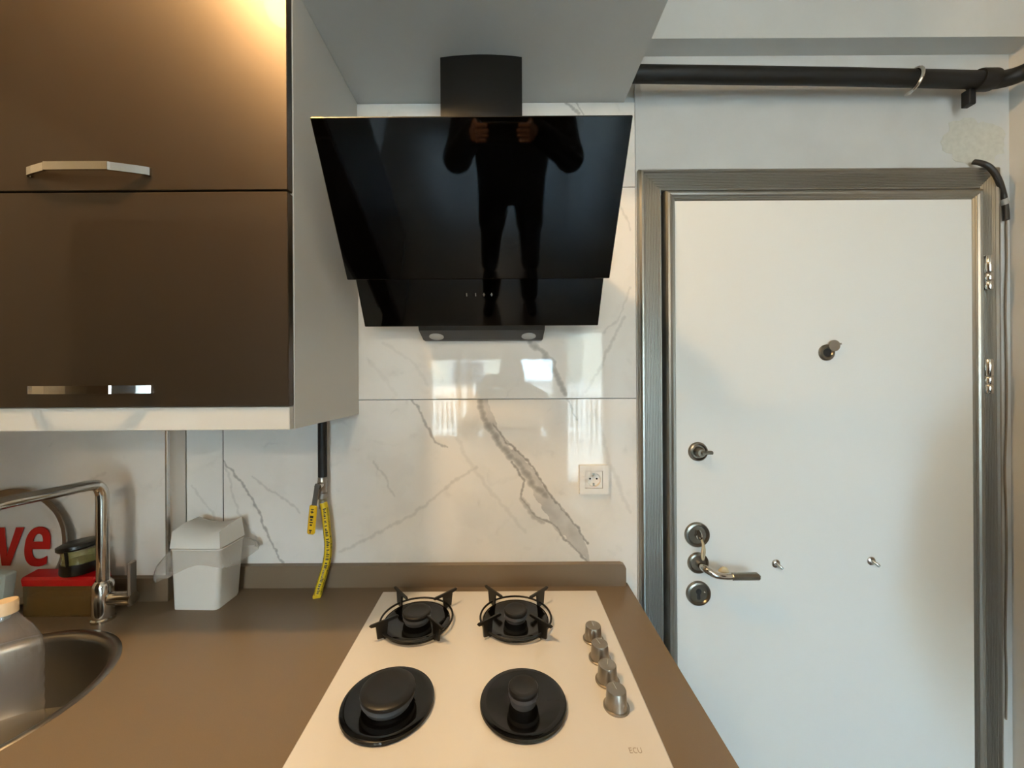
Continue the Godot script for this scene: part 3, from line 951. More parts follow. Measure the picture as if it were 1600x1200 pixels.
func left_things() -> void:
	# tap
	var tb := w(-0.980, COUNTER, 0.935)
	var tp := thing("kitchen_tap", "chrome kitchen tap with tall angular spout behind the sink", "tap", tb)
	var s := st()
	lathe(s, [Vector2(0.0, 0), Vector2(0.023, 0), Vector2(0.023, 0.006), Vector2(0.0205, 0.009), Vector2(0.0205, 0.084), Vector2(0.018, 0.092), Vector2(0.014, 0.097), Vector2(0.0, 0.097)], 36)
	part("tap_body", s, M.chrome, tp)
	s = st()
	var sp := [Vector3(0, 0.09, 0), Vector3(0, 0.2, 0), Vector3(0, 0.29, 0), Vector3(0, 0.312, 0.002), Vector3(-0.001, 0.326, 0.009), Vector3(-0.003, 0.333, 0.024), Vector3(-0.012, 0.336, 0.10), Vector3(-0.021, 0.338, 0.165), Vector3(-0.0235, 0.333, 0.185), Vector3(-0.0245, 0.318, 0.196), Vector3(-0.025, 0.298, 0.199), Vector3(-0.025, 0.262, 0.199)]
	tube(s, smooth(sp, 6), 0.0125, 20)
	part("spout", s, M.chrome, tp)
	s = st()
	lathe(s, [Vector2(0.0, 0.0), Vector2(0.0155, 0.0), Vector2(0.0155, 0.05), Vector2(0.0145, 0.053), Vector2(0, 0.053)], 28, Transform3D(Basis(Vector3(0, 1, 0), Vector3(1, 0, 0), Vector3(0, 0, -1)), Vector3(0.022, 0.052, 0)))
	part("valve_housing", s, M.chrome, tp)
	s = st()
	box(s, Vector3(0.066, 0.035, -0.011), Vector3(0.074, 0.142, 0.011), 0.003)
	part("lever", s, M.steel, tp)

	# box of oil with red lid
	var c0 := w(-1.188, COUNTER, 0.945)
	var ob := thing("oil_box", "amber see-through storage box with bright red lid", "container", c0)
	var bw := 0.180; var bd := 0.036; var bh := 0.078
	s = st()
	box(s, Vector3(0, 0, -bd), Vector3(bw, 0.003, 0), 0.001)
	box(s, Vector3(0, 0.003, -0.003), Vector3(bw, bh, 0))
	box(s, Vector3(0, 0.003, -bd), Vector3(bw, bh, -bd + 0.003))
	box(s, Vector3(0, 0.003, -bd + 0.003), Vector3(0.003, bh, -0.003))
	box(s, Vector3(bw - 0.003, 0.003, -bd + 0.003), Vector3(bw, bh, -0.003))
	part("tub", s, M.amber_plastic, ob)
	s = st()
	box(s, Vector3(0.004, 0.004, -bd + 0.004), Vector3(bw - 0.004, 0.048, -0.004))
	part("oil", s, M.oil, ob)
	s = st()
	box(s, Vector3(-0.003, -0.004, -bd - 0.003), Vector3(bw + 0.003, 0.022, 0.003), 0.005, Transform3D(Basis(Vector3.RIGHT, 0.16), Vector3(0, bh, 0)))
	part("lid", s, M.red_lid, ob)
		# jar on it
	var jr := thing("glass_jar", "small greenish glass jar with dark tilted top on the red lid", "jar", c0 + Vector3(0.124, bh + 0.0285, -0.018))
	s = st()
	lathe(s, [Vector2(0.0, 0.0), Vector2(0.036, 0.0), Vector2(0.038, 0.004), Vector2(0.037, 0.026), Vector2(0.0, 0.027)], 32)
	part("base", s, M.dark_rim, jr)
	s = st()
	lathe(s, [Vector2(0.035, 0.027), Vector2(0.033, 0.04), Vector2(0.036, 0.055), Vector2(0.0375, 0.060)], 32)
	part("body", s, M.amber_glass, jr)
	s = st()
	lathe(s, [Vector2(0.0, 0.055), Vector2(0.036, 0.058), Vector2(0.0395, 0.062), Vector2(0.039, 0.070), Vector2(0.030, 0.074), Vector2(0.0, 0.070)], 32, Transform3D(Basis(Vector3(0, 0, 1), 0.12), Vector3(0.002, 0.0, 0)))
	tube(s, [Vector3(0.004, 0.026, 0.034), Vector3(0.004, 0.062, 0.037)], 0.0035, 8)
	part("top", s, M.dark_rim, jr)

	# plate leaning on the tiles, with red lettering
	var pc := w(-1.285, -0.427, 1.004)
	var pl := thing("plate", "white round plate with a silver rim and red lettering leaning on tiles", "plate", pc)
	var lean := Transform3D(Basis(Vector3.RIGHT, -0.10) * facing(), Vector3.ZERO)
	s = st()
	lathe(s, [Vector2(0.0, -0.006), Vector2(0.10, -0.006), Vector2(0.132, 0.002), Vector2(0.1325, 0.005), Vector2(0.118, 0.0015), Vector2(0.105, -0.0025), Vector2(0.0, -0.0025)], 64, lean)
	part("dish", s, M.plate_white, pl)
	s = st()
	lathe(s, [Vector2(0.1315, 0.0), Vector2(0.1485, 0.007), Vector2(0.150, 0.0095), Vector2(0.1475, 0.0105), Vector2(0.1315, 0.005)], 64, lean)
	part("rim", s, M.steel, pl)
	var tm := TextMesh.new()
	var f := SystemFont.new()
	f.font_names = PackedStringArray(["Droid Sans"])
	f.font_weight = 700
	tm.font = f
	tm.text = "ve"
	tm.font_size = 64
	tm.pixel_size = 0.0027
	tm.depth = 0.0012
	tm.horizontal_alignment = HORIZONTAL_ALIGNMENT_CENTER
	var tx := part("lettering", tm, M.red_print, pl)
	tx.transform = Transform3D(Basis(Vector3.RIGHT, -0.10) * Basis.from_scale(Vector3(0.78, 1, 1)), Vector3(0.026, 0.012, 0.0))

	# pale carton in front of it
	var cp := w(-1.238, COUNTER, 0.930)
	s = st()
	box(s, Vector3(-0.07, 0.0, -0.014), Vector3(0.026, 0.118, 0.014), 0.004, Transform3D(Basis(Vector3(0, 0, 1), -0.13), Vector3(0, 0.004, 0)))
	var ct := part("carton", s, M.carton)
	ct.position = cp
	tag(ct, "pale mint packet standing tilted in front of the lettered plate", "packet")

	# bottle in the sink
	var bp := w(-0.885, COUNTER - 0.165, 0.68)
	var bt := thing("water_bottle", "large clear plastic bottle with cream cap standing in the sink", "bottle", bp)
	s = st()
	var prof := [Vector2(0.0, 0.006), Vector2(0.03, 0.0), Vector2(0.040, 0.004), Vector2(0.0445, 0.014)]
	for k in 9:
		prof.append(Vector2(0.0445, 0.02 + k * 0.022)); prof.append(Vector2(0.0430, 0.031 + k * 0.022))
	prof.append_array([Vector2(0.0445, 0.222), Vector2(0.0445, 0.248), Vector2(0.041, 0.275), Vector2(0.030, 0.302), Vector2(0.018, 0.322), Vector2(0.0135, 0.332), Vector2(0.0135, 0.345)])
	lathe(s, prof, 40)
	part("body", s, M.clear_plastic, bt)
	s = st()
	lathe(s, [Vector2(0.0150, 0.335), Vector2(0.0150, 0.354), Vector2(0.0140, 0.357), Vector2(0.0, 0.357)], 32)
	part("cap", s, M.cap_cream, bt)

	# bin with bag
	var bl := w(-0.787, COUNTER, 0.972)
	var bn := thing("waste_bin", "small white plastic bin with saddle-shaped lid beside the gas hose", "bin", bl)
	var B := Basis(Vector3.UP, 0.0)
	s = st()
	# tapering rounded tub: rings of a rounded rectangle
	var ring := func(hw: float, dp: float, r: float, y: float) -> Array:
		var out := []
		for cnr in [[1, 1], [-1, 1], [-1, -1], [1, -1]]:
			var base: float = {[1, 1]: 0.0, [-1, 1]: PI / 2, [-1, -1]: PI, [1, -1]: PI * 1.5}[cnr]
			for k in 6:
				var a: float = base + PI / 2 * k / 5.0
				out.append(Vector3(cnr[0] * (hw - r) + cos(a) * r, y, -dp / 2 + cnr[1] * (dp / 2 - r) + sin(a) * r))
		return out
	var loft := func(q: SurfaceTool, rings: Array, cap0: bool, cap1: bool):
		q.set_smooth_group(3)
		for i in rings.size() - 1:
			var n: int = rings[i].size()
			for j in n:
				var k := (j + 1) % n
				for v in [rings[i][j], rings[i][k], rings[i + 1][k], rings[i][j], rings[i + 1][k], rings[i + 1][j]]: q.add_vertex(v)
		q.set_smooth_group(-1)
		for e in [[0, cap0, Vector3.DOWN], [rings.size() - 1, cap1, Vector3.UP]]:
			if e[1]:
				var c := Vector3.ZERO
				for v in rings[e[0]]: c += v
				c /= rings[e[0]].size()
				for j in rings[e[0]].size(): tri_dir(q, c, rings[e[0]][j], rings[e[0]][(j + 1) % rings[e[0]].size()], e[2])
	loft.call(s, [ring.call(0.058, 0.076, 0.010, 0.0), ring.call(0.0595, 0.080, 0.012, 0.004), ring.call(0.0655, 0.090, 0.012, 0.147), ring.call(0.0675, 0.092, 0.013, 0.1475), ring.call(0.0675, 0.092, 0.013, 0.153)], true, true)
	part("tub", s, M.white_plastic, bn)
	s = st()
	# lid: saddle top lofted in strips
	s.set_smooth_group(3)
	var cols := 14
	var topy := func(u: float, v: float) -> float: return 0.196 - 0.012 * (1.0 - pow(absf(u), 2.0)) * 1.1 + 0.010 * v
	for i in cols:
		var u0 := -1.0 + 2.0 * i / cols; var u1 := -1.0 + 2.0 * (i + 1) / cols
		var a0 := Vector3(u0 * 0.062, topy.call(u0, 0.0), -0.004); var a1 := Vector3(u1 * 0.062, topy.call(u1, 0.0), -0.004)
		var m0 := Vector3(u0 * 0.062, topy.call(u0, 0.5) + 0.004, -0.045); var m1 := Vector3(u1 * 0.062, topy.call(u1, 0.5) + 0.004, -0.045)
		var b0 := Vector3(u0 * 0.060, topy.call(u0, 1.0), -0.086); var b1 := Vector3(u1 * 0.060, topy.call(u1, 1.0), -0.086)
		quad_dir(s, a0, a1, m1, m0, Vector3.UP)
		quad_dir(s, m0, m1, b1, b0, Vector3.UP)
		quad_dir(s, a0, a1, Vector3(u1 * 0.0655, 0.154, -0.001), Vector3(u0 * 0.0655, 0.154, -0.001), Vector3(0, 0, 1))
		quad_dir(s, b0, b1, Vector3(u1 * 0.0645, 0.154, -0.091), Vector3(u0 * 0.0645, 0.154, -0.091), Vector3(0, 0, -1))
	s.set_smooth_group(-1)
	for sg in [-1.0, 1.0]:
		var tp0 := [Vector3(sg * 0.062, topy.call(1.0, 0.0), -0.004), Vector3(sg * 0.062, topy.call(1.0, 0.5) + 0.004, -0.045), Vector3(sg * 0.060, topy.call(1.0, 1.0), -0.086)]
		var bt0 := [Vector3(sg * 0.0655, 0.154, -0.001), Vector3(sg * 0.0650, 0.154, -0.045), Vector3(sg * 0.0645, 0.154, -0.091)]
		for k in 2: quad_dir(s, tp0[k], tp0[k + 1], bt0[k + 1], bt0[k], Vector3(sg, 0, 0))
	part("lid", s, M.white_plastic, bn)
	# bag turned over the rim
	s = st()
	s.set_smooth_group(3)
	var nz := FastNoiseLite.new()
	nz.seed = 9; nz.frequency = 0.35
	var n := 120
	var rows := 9
	var grid := []
	for j in n:
		var a := TAU * j / n
		var e: Array = ring.call(0.0665, 0.0925, 0.013, 0.0)
		var f0: float = fposmod(float(j) / n, 1.0) * e.size()
		var p: Vector3 = e[int(f0) % e.size()].lerp(e[(int(f0) + 1) % e.size()], f0 - floorf(f0))
		var out := (p - Vector3(0, 0, -0.046)); out.y = 0
		out = out.normalized()
		var left := smoothstep(0.2, 0.9, -out.x)
		var right := smoothstep(0.3, 0.95, out.x)
		var drop := 0.030 + 0.026 * left + 0.020 * maxf(0.0, -out.x * 0.6 + out.z * 0.5) + 0.010 * nz.get_noise_1d(j * 0.7)
		var flare := 0.004 + 0.030 * left + 0.034 * right
		var col := []
		for k in rows:
			var q := float(k) / (rows - 1)
			var wob := nz.get_noise_2d(j * 0.55, k * 1.3) * 0.006 * q
			col.append(p + out * (0.0012 + flare * sin(q * 1.9) + wob) + Vector3(0, 0.150 - drop * q - right * 0.006 * q + nz.get_noise_2d(j * 0.8, k * 2.0 + 40) * 0.003 * q, 0))
		grid.append(col)
	for j in n:
		var a: Array = grid[j]; var b: Array = grid[(j + 1) % n]
		for k in rows - 1:
			for v in [a[k], b[k + 1], b[k], a[k], a[k + 1], b[k + 1]]: s.add_vertex(v)
	var bg := part("bin_bag", s, M.bag_film)
	bg.position = bl
	tag(bg, "thin clear plastic bag turned over the rim of the white bin", "plastic bag")
	# turn the bin so that its right side shows
	bn.rotation.y = -0.03
	bg.rotation.y = -0.03

# ------------------------------------------------------------------ wall cabinets
func cabinets() -> void:
	var edges := [[-1.175, -0.413], [-1.940, -1.178]]
	for i in 2:
		var x0: float = edges[i][0]; var x1: float = edges[i][1]
		var c := thing("wall_cabinet", ["glossy dark brown wall cabinet with two flap doors next to the range hood", "glossy dark brown wall cabinet over the left end of the worktop"][i], "cabinet", w((x0 + x1) / 2, -0.0934, 0.757), "wall cabinets")
		var hw := (x1 - x0) / 2
		var s := st()
		var hgt := 0.788 + 0.0934
		var bk := -(DW - 0.757) if i == 0 else -(1.028 - 0.757)
		var bk2 := -(1.028 - 0.757) + 0.001
		box(s, Vector3(hw - 0.018, 0, bk + 0.001), Vector3(hw, hgt - 0.001, 0), 0.0006)
		box(s, Vector3(-hw, 0, bk2), Vector3(-hw + 0.018, hgt - 0.001, 0), 0.0006)
		for y in [[0.044, 0.062], [0.44, 0.458], [hgt - 0.019, hgt - 0.001]]:
			box(s, Vector3(-hw + 0.018, y[0], bk2), Vector3(hw - 0.018, y[1], -0.001))
		box(s, Vector3(-hw + 0.018, 0.044, bk2), Vector3(hw - 0.018, hgt - 0.001, bk2 + 0.006))
		part("body", s, M.melamine, c)
		s = st()
		box(s, Vector3(-hw, 0.0, 0.0005), Vector3(hw - 0.002, 0.0445, 0.016), 0.001)
		part("pelmet", s, M.melamine, c)
		for k in 2:
			var y0: float = [0.046, 0.4625][k]; var y1: float = [0.459, hgt - 0.003][k]
			s = st()
			box(s, Vector3(-hw + 0.0015, y0, 0.001), Vector3(hw - 0.0015, y1, 0.019), 0.0012)
			var dr := part("door", s, M.lacquer, c)
			s = st()
			var hy := y0 + 0.034
			var z := 0.019
			var path := [Vector3(-0.116, hy, z - 0.001), Vector3(-0.112, hy, z + 0.006), Vector3(-0.062, hy, z + 0.022), Vector3(-0.05, hy, z + 0.0245), Vector3(0.05, hy, z + 0.0245), Vector3(0.062, hy, z + 0.022), Vector3(0.112, hy, z + 0.006), Vector3(0.116, hy, z - 0.001)]
			path = smooth(path, 3)
			for q in path.size() - 1:
				var a: Vector3 = path[q]; var b: Vector3 = path[q + 1]
				var dv := (b - a).normalized()
				var nv := Vector3(-dv.z, 0, dv.x)
				if nv.z < 0: nv = -nv
				var ext := dv * 0.0008
				box(s, Vector3(-0.5, -0.0075, -0.002), Vector3(0.5, 0.0075, 0.002), 0.0, Transform3D(Basis((b - a) + ext, Vector3.UP, nv), (a + b) / 2))
			part("handle", s, M.chrome, dr)

# ------------------------------------------------------------------ range hood
func slab(s: SurfaceTool, x0: float, x1: float, top: Vector2, bot: Vector2, th: float) -> void:
	# a glass sheet sloping from top (d, h) to bottom (d, h), its face towards the viewer
	var dv := (bot - top).normalized()
	var n := Vector2(-dv.y, dv.x)             # (d, h) behind the sheet
	if n.x < 0: n = -n
	var a := w(0, top.y, top.x); var b := w(0, bot.y, bot.x)
	var back := Vector3(0, n.y, -n.x) * th
	var X := Vector3.RIGHT
	var ax := Basis(X, (a - b).normalized(), -back.normalized())
	var c := (a + b) / 2 + back / 2 + X * (x0 + x1) / 2
	var sz := Vector3(x1 - x0, (a - b).length(), th)
	box(s, -sz / 2, sz / 2, 0.0015, Transform3D(ax, c))

func hood() -> void:
	var cx := -0.058
	var h := thing("range_hood", "black glass angled range hood with square chimney", "range hood", w(cx, 0.112, DW - 0.001))
	var inv := Transform3D(Basis.IDENTITY, -h.position)
	var s := st()
	slab(s, cx - 0.30, cx + 0.30, Vector2(0.712, 0.490), Vector2(0.878, 0.231), 0.006)
	part("glass_panel", s, M.black_glass, h).position = inv.origin
	s = st()
	slab(s, cx - 0.30, cx + 0.30, Vector2(0.925, 0.252), Vector2(0.988, 0.139), 0.006)
	part("lower_glass_panel", s, M.black_glass, h).position = inv.origin
	# body: side outline in (d, h), extruded along x
	s = st()
	var t := Transform3D(Basis(Vector3(0, 0, -1), Vector3.UP, Vector3.RIGHT), Vector3(0, EYE, 0))
	prism(s, [Vector2(1.089, 0.1115), Vector2(1.058, 0.1115), Vector2(1.000, 0.1305), Vector2(0.990, 0.150), Vector2(0.968, 0.205), Vector2(0.944, 0.246), Vector2(0.895, 0.246), Vector2(0.790, 0.41), Vector2(0.790, 0.44), Vector2(1.089, 0.44)], cx - 0.164, cx + 0.164, t)
	part("body", s, M.hood_grey, h).position = inv.origin
	# brackets that carry the upper sheet
	s = st()
	for x in [cx - 0.12, cx + 0.12]:
		s = st()
		box(s, w(x - 0.02, 0.405, 0.792), w(x + 0.02, 0.43, 0.768))
		part("bracket", s, M.black_paint, h).position = inv.origin
	# chimney with slightly bowed front
	s = st()
	var poly := []
	for k in 13:
		var u := -1.0 + 2.0 * k / 12.0
		poly.append(Vector2(cx + 0.006 + u * 0.0995, 0.936 - 0.008 * (1 - u * u)))
	poly.append(Vector2(cx + 0.1055, DW - 0.001)); poly.append(Vector2(cx - 0.0935, DW - 0.001))
	prism(s, poly, EYE + 0.44, EYE + 0.7875, Transform3D(Basis(Vector3.RIGHT, Vector3(0, 0, -1), Vector3.UP), Vector3.ZERO))
	part("chimney", s, M.black_paint, h).position = inv.origin
	# two lamp lenses on the sloping underside
	var sl := Vector2(1.058 - 1.000, 0.1115 - 0.1305).normalized()
	var nrm := Vector3(0, -sl.x, -sl.y).normalized()          # outwards: down and forward
	if nrm.y > 0: nrm = -nrm
	for q in [682, 826]:
		var d := 1.036
		var p := px(q, 524.5, d)
		p.y = EYE + lerpf(0.1305, 0.1115, (d - 1.000) / (1.058 - 1.000))
		s = st()
		lathe(s, [Vector2(0.0195, -0.001), Vector2(0.0195, 0.0015), Vector2(0.017, 0.0025), Vector2(0.0, 0.003)], 28, Transform3D(Basis(Vector3.RIGHT, nrm, Vector3.RIGHT.cross(nrm)), p))
		part("lamp_lens", s, M.lens, h).position = inv.origin
	# touch marks printed on the lower sheet
	var dv := (Vector2(0.988, 0.139) - Vector2(0.925, 0.252))
	for q in [730, 744, 757, 769]:
		s = st()
		var k := 0.36
		var p := Vector2(0.925, 0.252) + dv * k
		var xx: float = (q - VX) / F * p.x
		var up := Vector3(0, -dv.y, dv.x).normalized()
		var fw := Vector3.RIGHT.cross(up)
		box(s, Vector3(-0.0012, -0.004, 0.0), Vector3(0.0012, 0.004, 0.0004), 0.0, Transform3D(Basis(Vector3.RIGHT, up, fw), w(xx, p.y, p.x) + fw * 0.0001))
		if q % 2 == 1:
			box(s, Vector3(-0.003, -0.001, 0.0), Vector3(0.003, 0.001, 0.0004), 0.0, Transform3D(Basis(Vector3.RIGHT, up, fw), w(xx, p.y, p.x) + fw * 0.0001))
		part("touch_mark", s, M.icon_print, h).position = inv.origin

# ------------------------------------------------------------------ hob
func hob() -> void:
	var hy := COUNTER + 0.006
	var h := thing("gas_hob", "white glass gas hob with four burners set in the worktop", "hob", w(-0.043, COUNTER, 0.786))
	var o := h.position
	var s := st()
	box(s, w(-0.333, COUNTER + 0.0002, 1.041) - o, w(0.2465, hy, 0.531) - o, 0.0022)
	part("glass_top", s, M.white_glass, h)
	var spots := [[-0.2095, 0.905, 0.078, 0.032, 0.018], [0.0235, 0.909, 0.078, 0.027, 0.018], [-0.2085, 0.678, 0.081, 0.0465, 0.019], [0.0300, 0.676, 0.0765, 0.0260, 0.022]]
	for q in spots:
		var b := Node3D.new()
		b.name = "burner"
		h.add_child(b, true)
		b.position = w(q[0], hy, q[1]) - o
		var r: float = q[2]
		var rc: float = q[3]
		s = st()
		lathe(s, [Vector2(r - 0.002, 0.0), Vector2(r, 0.004), Vector2(r - 0.001, 0.0075), Vector2(r - 0.006, 0.0095), Vector2(r - 0.012, 0.0090), Vector2(r * 0.55, 0.0055), Vector2(rc * 0.9, 0.0060), Vector2(0, 0.0060)], 64)
		part("spill_plate", s, M.enamel, b)
		var y0: float = 0.006
		var y1: float = y0 + q[4]
		s = st()
		lathe(s, [Vector2(rc * 0.86, y0 - 0.001), Vector2(rc * 0.90, y1 - 0.012), Vector2(rc * 0.99, y1 - 0.009), Vector2(rc * 0.99, y1 - 0.002)], 48)
		part("burner_ring", s, M.burner_ring, b)
		s = st()
		lathe(s, [Vector2(0, y1 - 0.0025), Vector2(rc * 0.99, y1 - 0.0025), Vector2(rc * 1.02, y1), Vector2(rc * 1.01, y1 + 0.004), Vector2(rc * 0.95, y1 + 0.006), Vector2(rc * 0.75, y1 + 0.0062), Vector2(rc * 0.68, y1 + 0.0052), Vector2(0, y1 + 0.005)], 48)
		part("burner_cap", s, M.burner_cap, b)
	# knobs
	for d in [0.844, 0.786, 0.728, 0.670]:
		var k := Node3D.new()
		k.name = "knob"
		h.add_child(k, true)
		k.position = w(0.192, hy, d) - o
		s = st()
		lathe(s, [Vector2(0.0, 0.0), Vector2(0.0225, 0.0), Vector2(0.0225, 0.0025), Vector2(0.0215, 0.0035), Vector2(0.0185, 0.0035)], 36)
		part("skirt", s, M.knob_metal, k)
		s = st()
		lathe(s, [Vector2(0.0195, 0.0036), Vector2(0.0178, 0.010), Vector2(0.0168, 0.030), Vector2(0.0160, 0.0315), Vector2(0.0, 0.0315)], 36)
		part("grip", s, M.knob_metal, k)
		s = st()
		box(s, Vector3(-0.0008, 0.0316, -0.015), Vector3(0.0008, 0.0320, 0.002), 0.0, Transform3D(Basis(Vector3.UP, [0.0, 0.3, -0.35, 0.15][int(round((0.844 - d) / 0.058))]), Vector3.ZERO))
		part("pointer", s, M.chrome, k)
	# maker's lettering
	var tm := TextMesh.new()
	var f := SystemFont.new()
	f.font_names = PackedStringArray(["Droid Sans"])
	tm.font = f
	tm.text = "ECU"
	tm.font_size = 32
	tm.pixel_size = 0.00036
	tm.depth = 0.0003
	var lg := part("lettering", tm, M.logo_print, h)
	lg.transform = Transform3D(Basis(Vector3.RIGHT, -PI / 2), onh(993, 1173, hy) - o + Vector3(0, 0.0003, 0))
	# pan supports on the two rear burners
	for i in 2:
		var c := w(spots[i][0], hy, spots[i][1])
		var p := thing("pan_support", ["black pan support on the rear burner nearest the gas hose", "black pan support on the rear burner beside the control knobs"][i], "pan support", c, "pan supports on the rear burners")
		s = st()
		var ring := []
		for k in 49: ring.append(Vector3(cos(TAU * k / 48), 0, sin(TAU * k / 48)) * 0.0835 + Vector3(0, 0.0125, 0))
		tube(s, ring, 0.0024, 8, false)
		part("ring", s, M.cast_iron, p)
		for k in 4:
			var a := deg_to_rad(48 + 90 * k)
			var t := Transform3D(Basis(Vector3(cos(a), 0, sin(a)), Vector3.UP, Vector3(-sin(a), 0, cos(a))), Vector3.ZERO)
			s = st()
			prism(s, [Vector2(0.046, 0.0365), Vector2(0.050, 0.0345), Vector2(0.072, 0.0345), Vector2(0.076, 0.0), Vector2(0.081, -0.0), Vector2(0.084, 0.0035), Vector2(0.0965, 0.006), Vector2(0.1000, 0.0345), Vector2(0.111, 0.0365), Vector2(0.1145, 0.0405), Vector2(0.111, 0.0425), Vector2(0.050, 0.0405)], -0.002, 0.002, t)
			part("arm", s, M.cast_iron, p)

# ------------------------------------------------------------------ gas line and socket
func gas_and_socket() -> void:
	var s := st()
	var gp := thing("gas_pipe", "black gas pipe coming down under the wall cabinet to a valve", "pipe", px(504, 745, 1.062))
	var o := gp.position
	tube(s, [Vector3(0, 0, 0), Vector3(0, 0.4, 0)], 0.0118, 20)
	part("pipe", s, M.pipe_black, gp)
	var v := Node3D.new()
	v.name = "valve"
	gp.add_child(v)
	s = st()
	lathe(s, [Vector2(0.0, 0.0), Vector2(0.0125, 0.0), Vector2(0.0125, -0.010), Vector2(0.0135, -0.012), Vector2(0.0135, -0.026), Vector2(0.011, -0.030), Vector2(0.011, -0.042), Vector2(0.0135, -0.044), Vector2(0.0135, -0.058), Vector2(0.0105, -0.062), Vector2(0.0105, -0.086), Vector2(0.0, -0.086)].map(func(q): return Vector2(q.x, q.y)), 20)
	part("valve_body", s, M.steel, v)
	s = st()
	lathe(s, [Vector2(0.009, 0.0), Vector2(0.009, 0.020), Vector2(0.0, 0.021)], 20, Transform3D(facing(), Vector3(0, -0.02, 0.008)))
	part("valve_nut", s, M.chrome, v)
	s = st()
	box(s, Vector3(-0.007, -0.062, 0.0), Vector3(0.007, 0.006, 0.003), 0.001, Transform3D(Basis(Vector3(0, 0, 1), -0.17), Vector3(-0.001, -0.018, 0.026)))
	var lv := part("lever", s, M.steel, v)
	s = st()
	box(s, Vector3(-0.0105, -0.135, -0.003), Vector3(0.0105, -0.055, 0.006), 0.004, Transform3D(Basis(Vector3(0, 0, 1), -0.10), Vector3(-0.006, -0.014, 0.026)))
	part("grip", s, M.yellow_grip, lv)
	s = st()
	for q in [[-0.066, 0.004, 0.0012], [-0.073, 0.0012, 0.004], [-0.073, 0.004, 0.0012], [-0.086, 0.0045, 0.003], [-0.094, 0.003, 0.002], [-0.101, 0.0045, 0.0015], [-0.108, 0.003, 0.002], [-0.122, 0.004, 0.0012], [-0.126, 0.0012, 0.004]]:
		box(s, Vector3(-q[1], q[0] - q[2], 0.0061), Vector3(q[1], q[0] + q[2], 0.0066), 0.0, Transform3D(Basis(Vector3(0, 0, 1), -0.10), Vector3(-0.006, -0.014, 0.026)))
	part("grip_print", s, M.black_print, lv)
	# yellow hose, printed
	var im := Image.create(64, 1024, false, Image.FORMAT_RGB8)
	im.fill(Color(0.86, 0.74, 0.10))
	var rng := RandomNumberGenerator.new()
	rng.seed = 4
	var y := 60
	while y < 1000:
		var l := rng.randi_range(5, 16)
		for c0 in [8, 26, 46]:
			if rng.randf() < 0.85:
				im.fill_rect(Rect2i(c0, y, rng.randi_range(4, 8), l), Color(0.08, 0.08, 0.04))
		for c0 in [0, 18, 36, 56]:
			for k in 3:
				im.fill_rect(Rect2i(c0, y + k * 7, 5, 3), Color(0.13, 0.16, 0.05))
		y += l + rng.randi_range(3, 9)
	var hm := mat("hose_print", Color.WHITE, 0.45)
	hm.albedo_texture = ImageTexture.create_from_image(im)
	var pts := []
	for q in [[505, 785, 1.060], [508, 800, 1.060], [511, 830, 1.059], [513, 852, 1.058], [511, 875, 1.054], [505, 898, 1.046], [499, 918, 1.037], [496, 932, 1.030]]:
		pts.append(px(q[0], q[1], q[2]))
	pts.append(onh(495, 934, COUNTER) + Vector3(0, 0.004, 0))
	s = st()
	tube(s, smooth(pts, 8), 0.0102, 24, true, true)
	var hs := part("gas_hose", s, hm)
	tag(hs, "yellow printed gas hose running from valve into the worktop", "hose")
	# socket
	var c := px(927, 748.5, DW)
	var k := thing("wall_socket", "white square power socket on the marble tiles", "socket", c)
	s = st()
	var hw := 0.0405
	var iw := 0.0245
	for e in [[Vector2(-hw, -hw), Vector2(hw, -iw)], [Vector2(-hw, iw), Vector2(hw, hw)], [Vector2(-hw, -iw), Vector2(-iw, iw)], [Vector2(iw, -iw), Vector2(hw, iw)]]:
		box(s, Vector3(e[0].x, e[0].y, 0), Vector3(e[1].x, e[1].y, 0.009))
	part("frame", s, M.socket_plastic, k)
	s = st()
	# insert: square plate with a round well
	var n := 48
	s.set_smooth_group(-1)
	var rr := 0.0195
	for j in n:
		var a0 := TAU * j / n; var a1 := TAU * (j + 1) / n
		var sq := func(a: float) -> Vector3:
			var q := Vector2(cos(a), sin(a))
			return Vector3(q.x, q.y, 0) * ((iw - 0.0013) / maxf(absf(q.x), absf(q.y))) + Vector3(0, 0, 0.0095)
		var p0 := Vector3(cos(a0), sin(a0), 0) * rr + Vector3(0, 0, 0.0095); var p1 := Vector3(cos(a1), sin(a1), 0) * rr + Vector3(0, 0, 0.0095)
		quad_dir(s, p0, p1, sq.call(a1), sq.call(a0), Vector3(0, 0, 1))
		var g0 := p0 * Vector3(0.93, 0.93, 0) + Vector3(0, 0, 0.001); var g1 := p1 * Vector3(0.93, 0.93, 0) + Vector3(0, 0, 0.001)
		quad_dir(s, p0, p1, g1, g0, Vector3(0, 0, 1))
		tri_dir(s, g0, g1, Vector3(0, 0, 0.001), Vector3(0, 0, 1))
	part("insert", s, M.socket_plastic, k)
	for e in [[-0.0095, 0.001], [0.0095, 0.001]]:
		s = st()
		lathe(s, [Vector2(0.0028, 0), Vector2(0.0, 0.0003)], 16, Transform3D(facing(), Vector3(e[0], e[1], 0.0012)))
		part("pin_hole", s, M.hole_black, k)
	for sg in [-1.0, 1.0]:
		s = st()
		box(s, Vector3(-0.0022, sg * 0.0145 - 0.0035, 0.0012), Vector3(0.0022, sg * 0.0145 + 0.0035, 0.006))
		part("earth_clip", s, M.nickel, k)

